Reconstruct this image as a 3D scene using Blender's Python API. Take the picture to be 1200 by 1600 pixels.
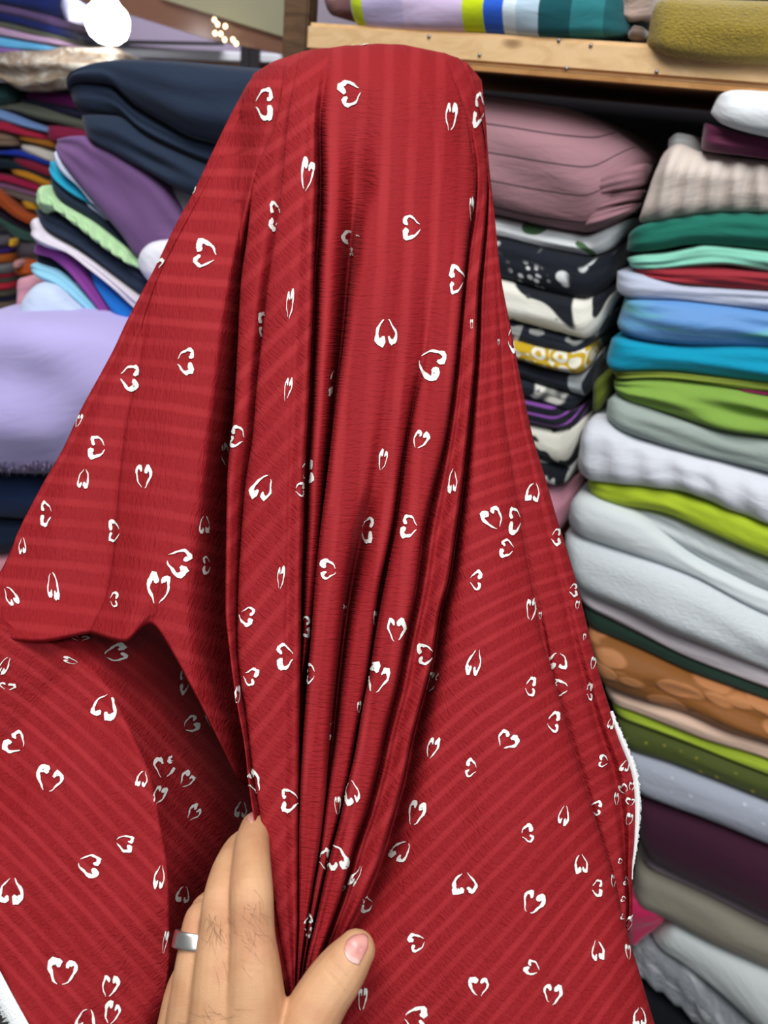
import bpy, bmesh, math, random
import numpy as np
from mathutils import Vector, Matrix, noise
from mathutils.bvhtree import BVHTree

for o in list(bpy.data.objects):
    bpy.data.objects.remove(o, do_unlink=True)
scene = bpy.context.scene
COL = scene.collection

# ------------------------------------------------------------------ camera
FPX = 1200.0                      # focal length in pixels of the 1200x1600 frame
PITCH, ROLL = math.radians(27.0), math.radians(6.5)
CAM = Vector((0.0, 0.0, 1.50))
_R0, _U0 = Vector((1, 0, 0)), Vector((0, math.sin(PITCH), math.cos(PITCH)))
CF = Vector((0, math.cos(PITCH), -math.sin(PITCH)))
CR = math.cos(ROLL) * _R0 + math.sin(ROLL) * _U0
CU = -math.sin(ROLL) * _R0 + math.cos(ROLL) * _U0
cam_data = bpy.data.cameras.new('camera')
cam = bpy.data.objects.new('camera', cam_data)
COL.objects.link(cam)
M3 = Matrix((CR, CU, -CF)).transposed()
cam.matrix_world = Matrix.Translation(CAM) @ M3.to_4x4()
cam_data.sensor_fit = 'VERTICAL'
cam_data.sensor_height = 36.0
cam_data.sensor_width = 27.0
cam_data.lens = 36.0 * FPX / 1600.0
cam_data.clip_start = 0.02
cam_data.dof.use_dof = True
cam_data.dof.focus_distance = 0.43
cam_data.dof.aperture_fstop = 9.0
scene.camera = cam

# ------------------------------------------------------------------ world, ceiling lights, added counter light, exposure
world = bpy.data.worlds.new('shop_ambient')
scene.world = world
world.use_nodes = True
_bg = world.node_tree.nodes['Background']
_bg.inputs['Color'].default_value = (0.93, 0.96, 1.0, 1)
_bg.inputs['Strength'].default_value = 0.20


def area(name, loc, target, size, energy, color=(1, 1, 1)):
    d = bpy.data.lights.new(name, 'AREA')
    d.shape = 'RECTANGLE'
    d.size, d.size_y = size
    d.energy = energy
    d.color = color
    o = bpy.data.objects.new(name, d)
    COL.objects.link(o)
    o.location = loc
    o.rotation_euler = (Vector(target) - Vector(loc)).to_track_quat('-Z', 'Y').to_euler()
    return o


area('unseen_overhead_light', (-0.35, 0.05, 2.75), (-0.15, 0.35, 1.2), (1.1, 0.7), 31, (1.0, 0.98, 0.96))
area('unseen_overhead_light', (0.65, -0.85, 2.6), (0.35, 0.6, 1.2), (1.1, 0.5), 23, (0.96, 0.98, 1.0))
area('unseen_overhead_light', (-0.62, 2.22, 2.4), (-0.62, 2.6, 1.5), (0.8, 0.15), 18, (1.0, 0.98, 0.96))  # unseen lamp added behind the soffit to brighten the white counter
scene.view_settings.view_transform = 'Standard'
scene.view_settings.look = 'None'
scene.view_settings.gamma = 1.0
scene.view_settings.use_curve_mapping = False
scene.view_settings.exposure = 0.0


# ------------------------------------------------------------------ helpers
def ray(px, py):
    return CF + CR * ((px - 600.0) / FPX) - CU * ((py - 800.0) / FPX)


def at(px, py, zc):
    return CAM + ray(px, py) * zc


class Plane:
    """vertical plane facing the shop's aisle; s runs along it, z is up"""
    def __init__(self, ang, dist):
        a = math.radians(ang)
        self.m = Vector((math.sin(a), math.cos(a), 0))
        self.e = Vector((math.cos(a), -math.sin(a), 0))
        self.n = -self.m
        self.c = dist

    def sz(self, px, py, off=0.0):
        r = ray(px, py)
        t = (self.c - off) / r.dot(self.m)
        p = CAM + r * t
        return (p.dot(self.e), p.z)

    def pt(self, s, z, off=0.0):
        return self.e * s + self.m * (self.c - off) + Vector((0, 0, z))


WALL = Plane(25, 0.95)        # fabric shelves on the right
PILE = Plane(4, 0.98)         # leaning pile on the left
FAR = Plane(-6, 1.90)         # shelves at the far left
BACK = Plane(0, 3.20)


def lin(h):
    h = h.lstrip('#')
    out = []
    for i in (0, 2, 4):
        c = int(h[i:i + 2], 16) / 255.0
        out.append(c / 12.92 if c <= 0.04045 else ((c + 0.055) / 1.055) ** 2.4)
    return (out[0], out[1], out[2], 1.0)


def tag(o, label=None, cat=None, group=None, kind=None):
    if label:
        o['label'] = label
    if cat:
        o['category'] = cat
    if group:
        o['group'] = group
    if kind:
        o['kind'] = kind
    return o


def mesh_obj(name, verts, faces, mat, parent=None, uvs=None, smooth=True, origin=None, loop_uv=False):
    """verts in world space; origin at the base centre of the mesh"""
    vs = [Vector(v) for v in verts]
    if parent is not None:
        origin = Vector(parent.get('_o', (0, 0, 0)))
    elif origin is None:
        lo = [min(v[i] for v in vs) for i in range(3)]
        hi = [max(v[i] for v in vs) for i in range(3)]
        origin = Vector(((lo[0] + hi[0]) / 2, (lo[1] + hi[1]) / 2, lo[2]))
    me = bpy.data.meshes.new(name)
    me.from_pydata([v - origin for v in vs], [], faces)
    if uvs is not None:
        uvl = me.uv_layers.new(name='UVMap')
        li = np.zeros(len(me.loops), dtype=np.int32)
        me.loops.foreach_get('vertex_index', li)
        ua = np.asarray(uvs, dtype=np.float32)
        uvl.data.foreach_set('uv', (ua if loop_uv else ua[li]).ravel())
    if smooth:
        me.polygons.foreach_set('use_smooth', [True] * len(me.polygons))
    if mat is not None:
        me.materials.append(mat)
    me.update()
    o = bpy.data.objects.new(name, me)
    COL.objects.link(o)
    if parent is not None:
        o.parent = parent
    else:
        o.location = origin
        o['_o'] = origin[:]
    return o


def clear_private():
    for o in bpy.data.objects:
        if '_o' in o:
            del o['_o']


def empty(name, loc):
    o = bpy.data.objects.new(name, None)
    COL.objects.link(o)
    o.location = loc
    o['_o'] = tuple(loc)
    o.empty_display_size = 0.05
    return o


def pchip(xs, ys):
    """monotone cubic interpolation, clamped outside"""
    xs = np.asarray(xs, float)
    ys = np.asarray(ys, float)
    if len(xs) == 1:
        return lambda q: np.full_like(np.asarray(q, float), ys[0])
    h = np.diff(xs)
    d = np.diff(ys) / h
    m = np.zeros(len(xs))
    m[0], m[-1] = d[0], d[-1]
    for i in range(1, len(xs) - 1):
        if d[i - 1] * d[i] > 0:
            w1, w2 = 2 * h[i] + h[i - 1], h[i] + 2 * h[i - 1]
            m[i] = (w1 + w2) / (w1 / d[i - 1] + w2 / d[i])

    def f(q):
        q = np.clip(np.asarray(q, float), xs[0], xs[-1])
        k = np.clip(np.searchsorted(xs, q, side='right') - 1, 0, len(xs) - 2)
        t = (q - xs[k]) / h[k]
        return ((1 + 2 * t) * (1 - t) ** 2 * ys[k] + t * (1 - t) ** 2 * h[k] * m[k]
                + t * t * (3 - 2 * t) * ys[k + 1] + t * t * (t - 1) * h[k] * m[k + 1])
    return f


# ------------------------------------------------------------------ materials
class NT:
    def __init__(self, name):
        self.m = bpy.data.materials.new(name)
        self.m.use_nodes = True
        self.t = self.m.node_tree
        self.b = self.t.nodes['Principled BSDF']
        self.out = self.t.nodes['Material Output']

    def n(self, typ, **kw):
        nd = self.t.nodes.new(typ)
        for k, v in kw.items():
            if hasattr(nd, k):
                setattr(nd, k, v)
            else:
                nd.inputs[k].default_value = v
        return nd

    def l(self, a, b):
        self.t.links.new(a, b)

    def math(self, op, a, b=None, c=None, clamp=False):
        nd = self.t.nodes.new('ShaderNodeMath')
        nd.operation = op
        nd.use_clamp = clamp
        for i, v in enumerate((a, b, c)):
            if v is None:
                continue
            if isinstance(v, (int, float)):
                nd.inputs[i].default_value = v
            else:
                self.l(v, nd.inputs[i])
        return nd.outputs[0]

    def mix(self, fac, a, b, blend='MIX'):
        nd = self.t.nodes.new('ShaderNodeMix')
        nd.data_type = 'RGBA'
        nd.blend_type = blend
        for sock, v in ((nd.inputs[0], fac), (nd.inputs[6], a), (nd.inputs[7], b)):
            if isinstance(v, (int, float)):
                sock.default_value = v
            elif isinstance(v, tuple):
                sock.default_value = v
            else:
                self.l(v, sock)
        return nd.outputs[2]

    def uv(self, sx=1.0, sy=1.0, sz=1.0, off=(0, 0, 0)):
        u = self.n('ShaderNodeUVMap', uv_map='UVMap')
        mp = self.n('ShaderNodeMapping')
        mp.inputs['Scale'].default_value = (sx, sy, sz)
        mp.inputs['Location'].default_value = off
        self.l(u.outputs[0], mp.inputs[0])
        return mp.outputs[0]

    def noise(self, vec, scale=1.0, detail=2.0, rough=0.5, dist=0.0):
        nd = self.n('ShaderNodeTexNoise')
        nd.inputs['Scale'].default_value = scale
        nd.inputs['Detail'].default_value = detail
        nd.inputs['Roughness'].default_value = rough
        nd.inputs['Distortion'].default_value = dist
        self.l(vec, nd.inputs['Vector'])
        return nd.outputs['Fac']

    def voro(self, vec, scale, feature='F1', rand=1.0):
        nd = self.n('ShaderNodeTexVoronoi')
        nd.feature = feature
        nd.inputs['Scale'].default_value = scale
        nd.inputs['Randomness'].default_value = rand
        self.l(vec, nd.inputs['Vector'])
        return nd

    def step(self, val, lo, hi):
        nd = self.n('ShaderNodeMapRange')
        nd.interpolation_type = 'SMOOTHSTEP'
        nd.inputs['From Min'].default_value = lo
        nd.inputs['From Max'].default_value = hi
        self.l(val, nd.inputs['Value'])
        return nd.outputs['Result']

    def bump(self, h, strength=0.3, dist=0.002, prev=None):
        nd = self.n('ShaderNodeBump')
        nd.inputs['Strength'].default_value = strength
        nd.inputs['Distance'].default_value = dist
        self.l(h, nd.inputs['Height'])
        if prev is not None:
            self.l(prev, nd.inputs['Normal'])
        return nd.outputs['Normal']

    def finish(self, color, normal=None, rough=0.85, spec=0.2, sheen=0.0):
        if isinstance(color, tuple):
            self.b.inputs['Base Color'].default_value = color
        else:
            self.l(color, self.b.inputs['Base Color'])
        if normal is not None:
            self.l(normal, self.b.inputs['Normal'])
        self.b.inputs['Roughness'].default_value = rough
        self.b.inputs['Specular IOR Level'].default_value = spec
        if sheen:
            self.b.inputs['Sheen Weight'].default_value = sheen
            self.b.inputs['Sheen Roughness'].default_value = 0.45
        return self.m


_cnt = [0]


def fabric(color, pattern=None, color2='#ffffff', color3='#000000', rough=0.85, sheen=0.15, weave=0.15,
           wrinkle=0.35, wscale=22.0, ramp=None, scale=1.0, seed=0.0, lw=.972):
    _cnt[0] += 1
    g = NT('fabric_%d' % _cnt[0])
    c = lin(color) if isinstance(color, str) else color
    c2, c3 = lin(color2), lin(color3)
    uv = g.uv(off=(seed * 3.1, seed * 1.7, 0))
    col = c
    var = g.noise(uv, 9.0, 3.0)
    extra = None
    if pattern == 'lines':            # thin woven lines running along the bolt
        u = g.uv(1, 1, 1)
        sep = g.n('ShaderNodeSeparateXYZ')
        g.l(u, sep.inputs[0])
        w = g.math('SINE', g.math('MULTIPLY', sep.outputs[1], 2 * math.pi / (0.030 * scale)))
        col = g.mix(g.step(w, lw, lw + (1 - lw) * .8), c, c2)
    elif pattern == 'stripes':        # broad bands across the bolt
        u = g.n('ShaderNodeUVMap', uv_map='UVMap')
        sep = g.n('ShaderNodeSeparateXYZ')
        g.l(u.outputs[0], sep.inputs[0])
        r = g.n('ShaderNodeValToRGB')
        r.color_ramp.interpolation = 'CONSTANT'
        el = r.color_ramp.elements
        tot = ramp[-1][0]
        while len(el) < len(ramp) - 1:
            el.new(0.5)
        for i, (p, h) in enumerate(ramp[:-1]):
            el[i].position = p / tot
            el[i].color = lin(h)
        g.l(g.math('DIVIDE', sep.outputs[0], tot), r.inputs[0])
        col = r.outputs[0]
    elif pattern == 'floral':         # small white sprigs on a dark ground
        big = g.step(g.noise(uv, 9.0 * scale, 1.0), 0.52, 0.60)
        v1 = g.voro(uv, 95.0 * scale)
        pet = g.step(v1.outputs['Distance'], 0.42, 0.28)
        v2 = g.voro(uv, 26.0 * scale)
        blob = g.math('MULTIPLY', g.step(v2.outputs['Distance'], 0.27, 0.21), g.step(g.noise(uv, 16.0 * scale, 1.0), 0.48, 0.54))
        f = g.math('MAXIMUM', g.math('MULTIPLY', big, pet), blob)
        col = g.mix(f, c, c2)
    elif pattern == 'patches':        # large two-tone abstract print
        f = g.step(g.noise(uv, 14.0 * scale, 1.5, 0.4, 0.9), 0.47, 0.50)
        col = g.mix(f, c, c2)
        f2 = g.step(g.noise(g.uv(1, 1, 1, (7.3, 2.1, 0)), 40.0 * scale, 1.0), 0.66, 0.69)
        col = g.mix(f2, col, c3)
    elif pattern == 'rings':
        v = g.voro(uv, 42.0 * scale, rand=0.5)
        w = g.math('SINE', g.math('MULTIPLY', v.outputs['Distance'], 15.0))
        col = g.mix(g.step(w, -0.1, 0.2), c, c2)
    elif pattern == 'leaf':
        v = g.voro(g.uv(0.75, 1.25, 1), 30.0 * scale)
        f = g.step(v.outputs['Distance'], 0.56, 0.44)
        col = g.mix(f, c, c2)
        extra = f
    elif pattern == 'dots':
        v = g.voro(uv, 42.0 * scale, rand=0.25)
        col = g.mix(g.step(v.outputs['Distance'], 0.15, 0.08), c, c2)
    elif pattern == 'blend':
        f = g.step(g.noise(g.uv(6, 22, 1), 1.2, 2.0, 0.5, 0.6), 0.45, 0.68)
        col = g.mix(f, c, c2)
    elif pattern == 'leafprint':
        f = g.step(g.noise(g.uv(1, 1, 1, (2.2, 0.4, 0)), 24.0 * scale, 1.0, 0.4, 0.5), 0.62, 0.64)
        col = g.mix(f, c, c2)
    # slight tone variation of the dye
    dark = tuple(x * 0.82 for x in c[:3]) + (1,)
    col = g.mix(g.math('MULTIPLY', g.step(var, 0.35, 0.75), 0.25), col, dark) if pattern is None else col
    # relief: soft wrinkles and a fine weave
    hw = g.noise(g.uv(1.0, 2.4, 1.0, (seed, 0, 0)), wscale, 3.0, 0.55, 0.4)
    nrm = g.bump(hw, wrinkle, 0.006)
    if weave:
        hf = g.noise(g.uv(1.0, 3.0, 1.0), 420.0, 1.0)
        nrm = g.bump(hf, weave, 0.0012, nrm)
    if extra is not None:
        nrm = g.bump(extra, 0.6, 0.003, nrm)
    return g.finish(col, nrm, rough, 0.18, sheen)


def wood(name, a, b, axis=(0.6, 8.0, 8.0), rough=0.6):
    g = NT(name)
    tc = g.n('ShaderNodeTexCoord')
    mp = g.n('ShaderNodeMapping')
    mp.inputs['Rotation'].default_value = (0, 0, math.radians(25))
    mp.inputs['Scale'].default_value = axis
    g.l(tc.outputs['Object'], mp.inputs[0])
    f = g.noise(mp.outputs[0], 6.0, 5.0, 0.6, 1.2)
    col = g.mix(g.step(f, 0.35, 0.68), lin(a), lin(b))
    v = g.voro(mp.outputs[0], 1.6)
    col = g.mix(g.math('MULTIPLY', g.step(v.outputs['Distance'], 0.10, 0.04), 0.7), col, lin('#6e4424'))
    return g.finish(col, g.bump(f, 0.15, 0.001), rough, 0.3)


def plain(name, color, rough=0.6, metal=0.0, emit=None, estr=1.0):
    g = NT(name)
    tc = g.n('ShaderNodeTexCoord')
    f = g.noise(tc.outputs['Object'], 7.0, 3.0)
    c = lin(color)
    col = g.mix(g.math('MULTIPLY', f, 0.3), c, tuple(x * 0.7 for x in c[:3]) + (1,))
    m = g.finish(col, None, rough, 0.4)
    g.b.inputs['Metallic'].default_value = metal
    if emit:
        g.b.inputs['Emission Color'].default_value = lin(emit)
        g.b.inputs['Emission Strength'].default_value = estr
    return m


# ------------------------------------------------------------------ shape builders
def prism(name, plane, pix, mat, depth, off=0.0, parent=None, bevel=0.0, horizontal=None):
    """a board whose front outline is given on a plane, with real thickness behind it"""
    pts = [plane.sz(x, y, off) for x, y in pix]
    return prism_sz(name, plane, pts, mat, depth, off, parent, bevel)


def prism_sz(name, plane, pts, mat, depth, off=0.0, parent=None, bevel=0.0):
    bm = bmesh.new()
    f = [bm.verts.new(plane.pt(s, z, off)) for s, z in pts]
    b = [bm.verts.new(plane.pt(s, z, off - depth)) for s, z in pts]
    n = len(pts)
    bm.faces.new(f)
    bm.faces.new(b[::-1])
    for i in range(n):
        bm.faces.new((f[i], b[i], b[(i + 1) % n], f[(i + 1) % n]))
    bmesh.ops.recalc_face_normals(bm, faces=bm.faces[:])
    if bevel:
        bmesh.ops.bevel(bm, geom=bm.edges[:], offset=bevel, segments=2, affect='EDGES')
    bm.verts.ensure_lookup_table()
    vs = [v.co.copy() for v in bm.verts]
    bm.verts.index_update()
    fs = [[v.index for v in fc.verts] for fc in bm.faces]
    bm.free()
    return mesh_obj(name, vs, fs, mat, parent, smooth=False)


def resample(pts, n):
    p = np.asarray(pts, float)
    d = np.r_[0, np.cumsum(np.hypot(*np.diff(p, axis=0).T))]
    t = d / d[-1]
    q = np.linspace(0, 1, n)
    # smooth: chord-length pchip on both coordinates
    keep = np.r_[True, np.diff(t) > 1e-9]
    return np.c_[pchip(t[keep], p[keep, 0])(q), pchip(t[keep], p[keep, 1])(q)]


def slab(name, label, plane, T, B, mat, depth=0.28, bulge=0.42, layers=1, groove=0.35, wr=0.0035, off=0.0,
         cat='fabric', group=None, seed=None, endr=0.03, nt=44, parent=None, crease=0.0, pleat=0.0, pleat_n=0):
    """one folded piece of cloth: outline of its fold on the plane, rounded front, layers, depth behind"""
    if seed is None:
        seed = (len(label or name) * 7.13 + T[0][0] * 0.37 + T[0][1] * 0.11) % 50
    t2 = [plane.sz(x, y, off) for x, y in T]
    b2 = [plane.sz(x, y, off) for x, y in B]
    Tp, Bp = resample(t2, nt), resample(b2, nt)
    nf = 9 + 6 * layers
    phi = np.linspace(-1, 1, nf)
    verts, uvs, faces = [], [], []
    smid = (Tp + Bp) / 2
    arc = np.r_[0, np.cumsum(np.hypot(*np.diff(smid, axis=0).T))]
    L = arc[-1]
    for i in range(nt):
        mid, half = (Tp[i] + Bp[i]) / 2, (Tp[i] - Bp[i]) / 2
        thk = 2 * math.hypot(*half)
        r = min(endr, L * 0.4)
        de = min(arc[i], L - arc[i])
        k = 1.0 if de >= r else math.sqrt(max(0.0, 1 - (1 - de / r) ** 2))
        for v in phi:
            a = abs(v)
            prof = max(0.0, 1 - a ** 2.4) ** 0.55
            g = 1.0
            if layers > 1:
                w = 0.22 * noise.noise(Vector((arc[i] * 9 + seed, 3.3, 0)))
                x = (v + 1) / 2 * layers + w * math.sin(math.pi * (v + 1) / 2)
                g = 1 - groove * max(0.0, 1 - abs(x - round(x)) * 4.0) ** 1.5 * (0 < round(x) < layers)
            d = bulge * thk * prof * g
            d += wr * noise.noise(Vector((arc[i] * 11 + seed, v * 1.6, 0))) * (0.3 + prof)
            d += crease * thk * prof * math.sin(arc[i] * 24 + v * 3.2 + seed + 2.0 * noise.noise(Vector((arc[i] * 5, v, seed))))
            if pleat_n:
                d += pleat * math.sin(arc[i] / L * pleat_n * 2 * math.pi + v * 1.2 + seed) * prof
            d = d * k - (1 - k) * r * 0.8
            vv = v * (0.80 + 0.20 * k)
            p = mid + half * vv
            p = p + np.array([0, 0.25 * wr * noise.noise(Vector((arc[i] * 14, seed, v)))])
            verts.append(plane.pt(p[0], p[1], off + d))
            uvs.append((arc[i], (v + 1) / 2 * thk * 1.25 + 0.25 * thk))
        for v, dd in ((0.96, -depth * 0.5), (0.9, -depth), (-0.9, -depth), (-0.96, -depth * 0.5)):
            p = mid + half * v * (0.80 + 0.20 * k)
            verts.append(plane.pt(p[0], p[1], off + dd))
            uvs.append((arc[i], (v + 1) / 2 * thk * 1.25 + 0.25 * thk + (-dd if v > 0 else dd)))
    m = nf + 4
    for i in range(nt - 1):
        for j in range(m):
            a, b = i * m + j, i * m + (j + 1) % m
            faces.append((a, a + m, b + m, b))
    faces.append(tuple(range(m)))
    faces.append(tuple(range((nt - 1) * m, nt * m))[::-1])
    o = mesh_obj(name, verts, faces, mat, parent, uvs)
    if parent is None:
        tag(o, label, cat, group)
    elif label:
        o['label'] = label
    return o

# ------------------------------------------------------------------ the room
wood_pale = wood('pine_board', '#dcba8c', '#cda878')
wood_dark = wood('dark_timber', '#6d5138', '#4c3623')
wall_mat = plain('shop_wall_shaded', '#1d1a20', 0.9)  # near-black colour stands in for the shade under the shelf
floor_mat = plain('shop_floor', '#3a3836', 0.7)


def structure(o, label):
    tag(o, label, None, None, 'structure')
    return o


def wall_box(name, plane, s0, s1, z0, z1, thick, off, mat, label):
    o = prism_sz(name, plane, [(s0, z0), (s1, z0), (s1, z1), (s0, z1)], mat, thick, off)
    return structure(o, label)


wall_box('wall_right', WALL, -0.62, 2.2, 0.0, 2.9, 0.05, -0.47, wall_mat, 'wall behind the right fabric shelves, shelf shade in its colour')
wall_box('wall_back', BACK, -3.4, 1.2, 0.0, 2.9, 0.05, 0.0, plain('far_wall_paint', '#8d8391', 0.8), 'muted mauve wall at the far end of the shop')
wall_box('wall_left', FAR, -2.6, -1.02, 0.0, 2.9, 0.05, -0.42, wall_mat, 'dark wall behind the far left shelves')
fl = mesh_obj('floor', [(-3.6, -1.5, -0.02), (2.6, -1.5, -0.02), (2.6, 3.3, -0.02), (-3.6, 3.3, -0.02),
                        (-3.6, -1.5, 0), (2.6, -1.5, 0), (2.6, 3.3, 0), (-3.6, 3.3, 0)],
              [(3, 2, 1, 0), (4, 5, 6, 7), (0, 1, 5, 4), (1, 2, 6, 5), (2, 3, 7, 6), (3, 0, 4, 7)], floor_mat, smooth=False)
structure(fl, 'dark shop floor')

# wooden shelf on the right: front board with a lip, deck, lower deck, post
s_l, z_top = WALL.sz(479, 30, 0.03)
_, z_bot = WALL.sz(900, 113, 0.03)
_, z_t2 = WALL.sz(560, 39, 0.03)
z_top = z_t2
shelf = empty('wooden_shelf', WALL.pt(0.6, 0.0, -0.1))
tag(shelf, 'pale pine shelf board carrying the striped bolt and the gold fabric', 'shelf')
fb = prism_sz('front_board', WALL, [(s_l, z_bot), (1.9, z_bot), (1.9, z_top), (s_l, z_top)], wood_pale, 0.022, 0.03, shelf, 0.004)
fb['_o'] = shelf['_o']
prism_sz('lip', WALL, [(s_l + 0.004, z_bot - 0.006), (1.9, z_bot - 0.006), (1.9, z_bot - 0.001), (s_l + 0.004, z_bot - 0.001)], wood('pine_lip', '#b78753', '#a2713f'), 0.024, 0.032, shelf)
prism_sz('deck', WALL, [(s_l, z_bot - 0.004), (1.9, z_bot - 0.004), (1.9, z_bot + 0.016), (s_l, z_bot + 0.016)], wood('pine_deck', '#9c6f45', '#7a5231'), 0.44, 0.006, shelf)
prism_sz('lower_deck', WALL, [(-0.60, 0.895), (-0.17, 0.895), (-0.17, 0.92), (-0.60, 0.92)], wood_pale, 0.36, -0.05, shelf)
nail_mat = plain('nail_steel', '#8d8f94', 0.35, 0.9)
for px, py in ((670, 57), (749, 86), (873, 63), (923, 71), (1026, 112), (885, 107)):
    s, z = WALL.sz(px, py, 0.031)
    bm = bmesh.new()
    bmesh.ops.create_cone(bm, cap_ends=True, segments=10, radius1=0.0022, radius2=0.0016, depth=0.0016)
    rot = WALL.n.to_track_quat('Z', 'Y').to_matrix().to_4x4()
    bmesh.ops.transform(bm, matrix=Matrix.Translation(WALL.pt(s, z, 0.031)) @ rot, verts=bm.verts[:])
    bm.verts.index_update()
    mesh_obj('nail', [v.co.copy() for v in bm.verts], [[v.index for v in f.verts] for f in bm.faces], nail_mat, fb)
    bm.free()
POST = Plane(10, 1.22)
post = prism_sz('wooden_post', POST, [(POST.sz(441, 60)[0], 0.0), (POST.sz(480, 60)[0], 0.0), (POST.sz(480, 60)[0], 2.85), (POST.sz(441, 60)[0], 2.85)], wood_dark, 0.045, 0.0, None, 0.003)
tag(post, 'dark brown upright timber post at the left end of the pine shelf', 'post')

# ------------------------------------------------------------------ right stack
GR = 'fabrics stacked on the right shelf'
X = 1340


def R(label, T, B, mat, **kw):
    kw.setdefault('group', GR)
    return slab('folded_fabric', label, WALL, T, B, mat, **kw)


WHITE = '#d8dee1'
R('white folded fabric at the top of the right stack', [(1118, 143), (1140, 140), (1200, 143), (X, 150)], [(1104, 176), (1130, 195), (1200, 214), (X, 240)], fabric('#e6ecef'), layers=1, wr=.002, bulge=.5, off=.035)
R('plum velvet fabric folded under the topmost white one', [(1096, 186), (1112, 193), (1150, 204), (1200, 215), (X, 242)], [(1089, 237), (1140, 242), (1200, 249), (X, 268)], fabric('#5e2242', sheen=.25, rough=.6), bulge=.35, wr=.005, off=.02)
R('pale grey cloth end peeking above the pleated beige fabric', [(1042, 216), (1060, 207), (1080, 210), (1096, 222)], [(1040, 236), (1060, 236), (1080, 238), (1098, 240)], fabric('#cdd3d2'), off=-.02, bulge=.3)
R('beige pleated fabric with vertical gathers on the dark green one', [(1030, 236), (1060, 224), (1092, 237), (1140, 244), (1200, 251), (X, 270)], [(988, 354), (1060, 340), (1130, 331), (1200, 332), (X, 340)], fabric('#cfc3ba', wscale=18), bulge=.3, pleat=.006, pleat_n=9, wr=.006)
R('dark green folded fabric between beige and mint', [(976, 366), (1000, 352), (1060, 339), (1130, 331), (1200, 332), (X, 341)], [(972, 396), (1030, 389), (1085, 381), (1140, 384), (1200, 390), (X, 402)], fabric('#1c6b5b'), bulge=.42, wr=.004)
R('mint green thin folded fabric above the red one', [(973, 404), (1000, 398), (1040, 395), (1084, 386), (1100, 382), (1160, 387), (1200, 391), (X, 403)], [(978, 419), (1030, 421), (1085, 417), (1150, 416), (1200, 424), (X, 432)], fabric('#86cdb6'), wr=.005, bulge=.5)
R('dark red folded fabric beneath the mint one', [(984, 420), (1050, 418), (1100, 416), (1200, 424), (X, 433)], [(984, 428), (1040, 441), (1120, 449), (1200, 454), (X, 464)], fabric('#972c37'), wr=.005, crease=.12)
R('silvery lilac folded fabric above the iridescent blue', [(958, 424), (1000, 429), (1060, 442), (1130, 449), (1200, 455), (X, 466)], [(956, 456), (975, 464), (1060, 469), (1140, 478), (1200, 485), (X, 496)], fabric('#b3bbd0', sheen=.4, rough=.55), bulge=.45)
R('iridescent blue and sea green folded fabric above the teal', [(971, 463), (1060, 468), (1140, 477), (1200, 485), (X, 497)], [(956, 515), (1000, 528), (1070, 538), (1200, 541), (X, 548)], fabric('#5f90c9', 'blend', '#6fc0b4', rough=.5), bulge=.34, wr=.007, crease=.07)
R('bright teal blue folded fabric', [(950, 531), (970, 527), (1040, 538), (1200, 542), (X, 549)], [(941, 562), (950, 577), (1050, 579), (1120, 588), (1200, 596), (X, 603)], fabric('#0a93b5'), bulge=.36, crease=.06)
R('olive green thin layer directly under the teal fabric', [(948, 580), (1000, 580), (1050, 581), (1120, 589), (1200, 597), (X, 605)], [(955, 596), (1000, 592), (1050, 593), (1130, 603), (1200, 611), (X, 621)], fabric('#7a8a34'), wr=.004)
R('thin magenta fabric edge showing between two green ones', [(1128, 602), (1160, 605), (1200, 611), (X, 622)], [(1130, 605), (1160, 612), (1200, 618), (X, 630)], fabric('#85214f'), bulge=.5, wr=.001)
R('bright grass green draped fabric above the grey one', [(952, 600), (1000, 593), (1060, 594), (1130, 605), (1200, 618), (X, 631)], [(953, 612), (985, 627), (1050, 647), (1130, 671), (1200, 683), (X, 705)], fabric('#7fa346'), bulge=.34, wr=.007, crease=.11)
R('dark olive cloth end drooping left of the grass green fabric', [(926, 600), (938, 588), (956, 584)], [(924, 646), (936, 640), (950, 618)], fabric('#59661f'), off=-.03, bulge=.25)
R('sage grey folded fabric above the large white one', [(943, 630), (958, 622), (1000, 633), (1060, 652), (1140, 673), (1200, 684), (X, 707)], [(940, 657), (1000, 683), (1080, 706), (1200, 737), (X, 770)], fabric('#9aa7a1'), bulge=.42)
R('glossy white gathered fabric above the lime green one', [(904, 672), (925, 655), (945, 660), (1000, 685), (1080, 707), (1200, 739), (X, 772)], [(894, 737), (915, 747), (1000, 759), (1080, 771), (1130, 791), (1200, 816), (X, 862)], fabric('#d5d9e2', rough=.55, sheen=.3), bulge=.36, pleat=.003, pleat_n=8, wr=.004)
R('lime green folded fabric in the middle of the stack', [(912, 749), (960, 753), (1050, 768), (1130, 791), (1200, 817), (X, 863)], [(912, 769), (960, 786), (1040, 801), (1100, 826), (1200, 869), (X, 918)], fabric('#a9bf2e'), bulge=.36, wr=.002)
R('off-white crepe fabric tucked beneath the lime green one', [(962, 788), (1040, 803), (1100, 827), (1200, 871), (X, 920)], [(965, 798), (1020, 822), (1060, 850), (1120, 886), (1200, 922), (X, 972)], fabric('#c3cacc', wscale=60), bulge=.25, off=-.01)
R('smooth white fabric rolled over at its left end', [(885, 795), (898, 776), (912, 772), (940, 777), (990, 797), (1040, 836), (1080, 868), (1140, 900), (1200, 927), (X, 978)], [(880, 821), (930, 843), (1000, 866), (1080, 897), (1200, 958), (X, 1012)], fabric('#d6dddf'), bulge=.36, wr=.002)
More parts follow.
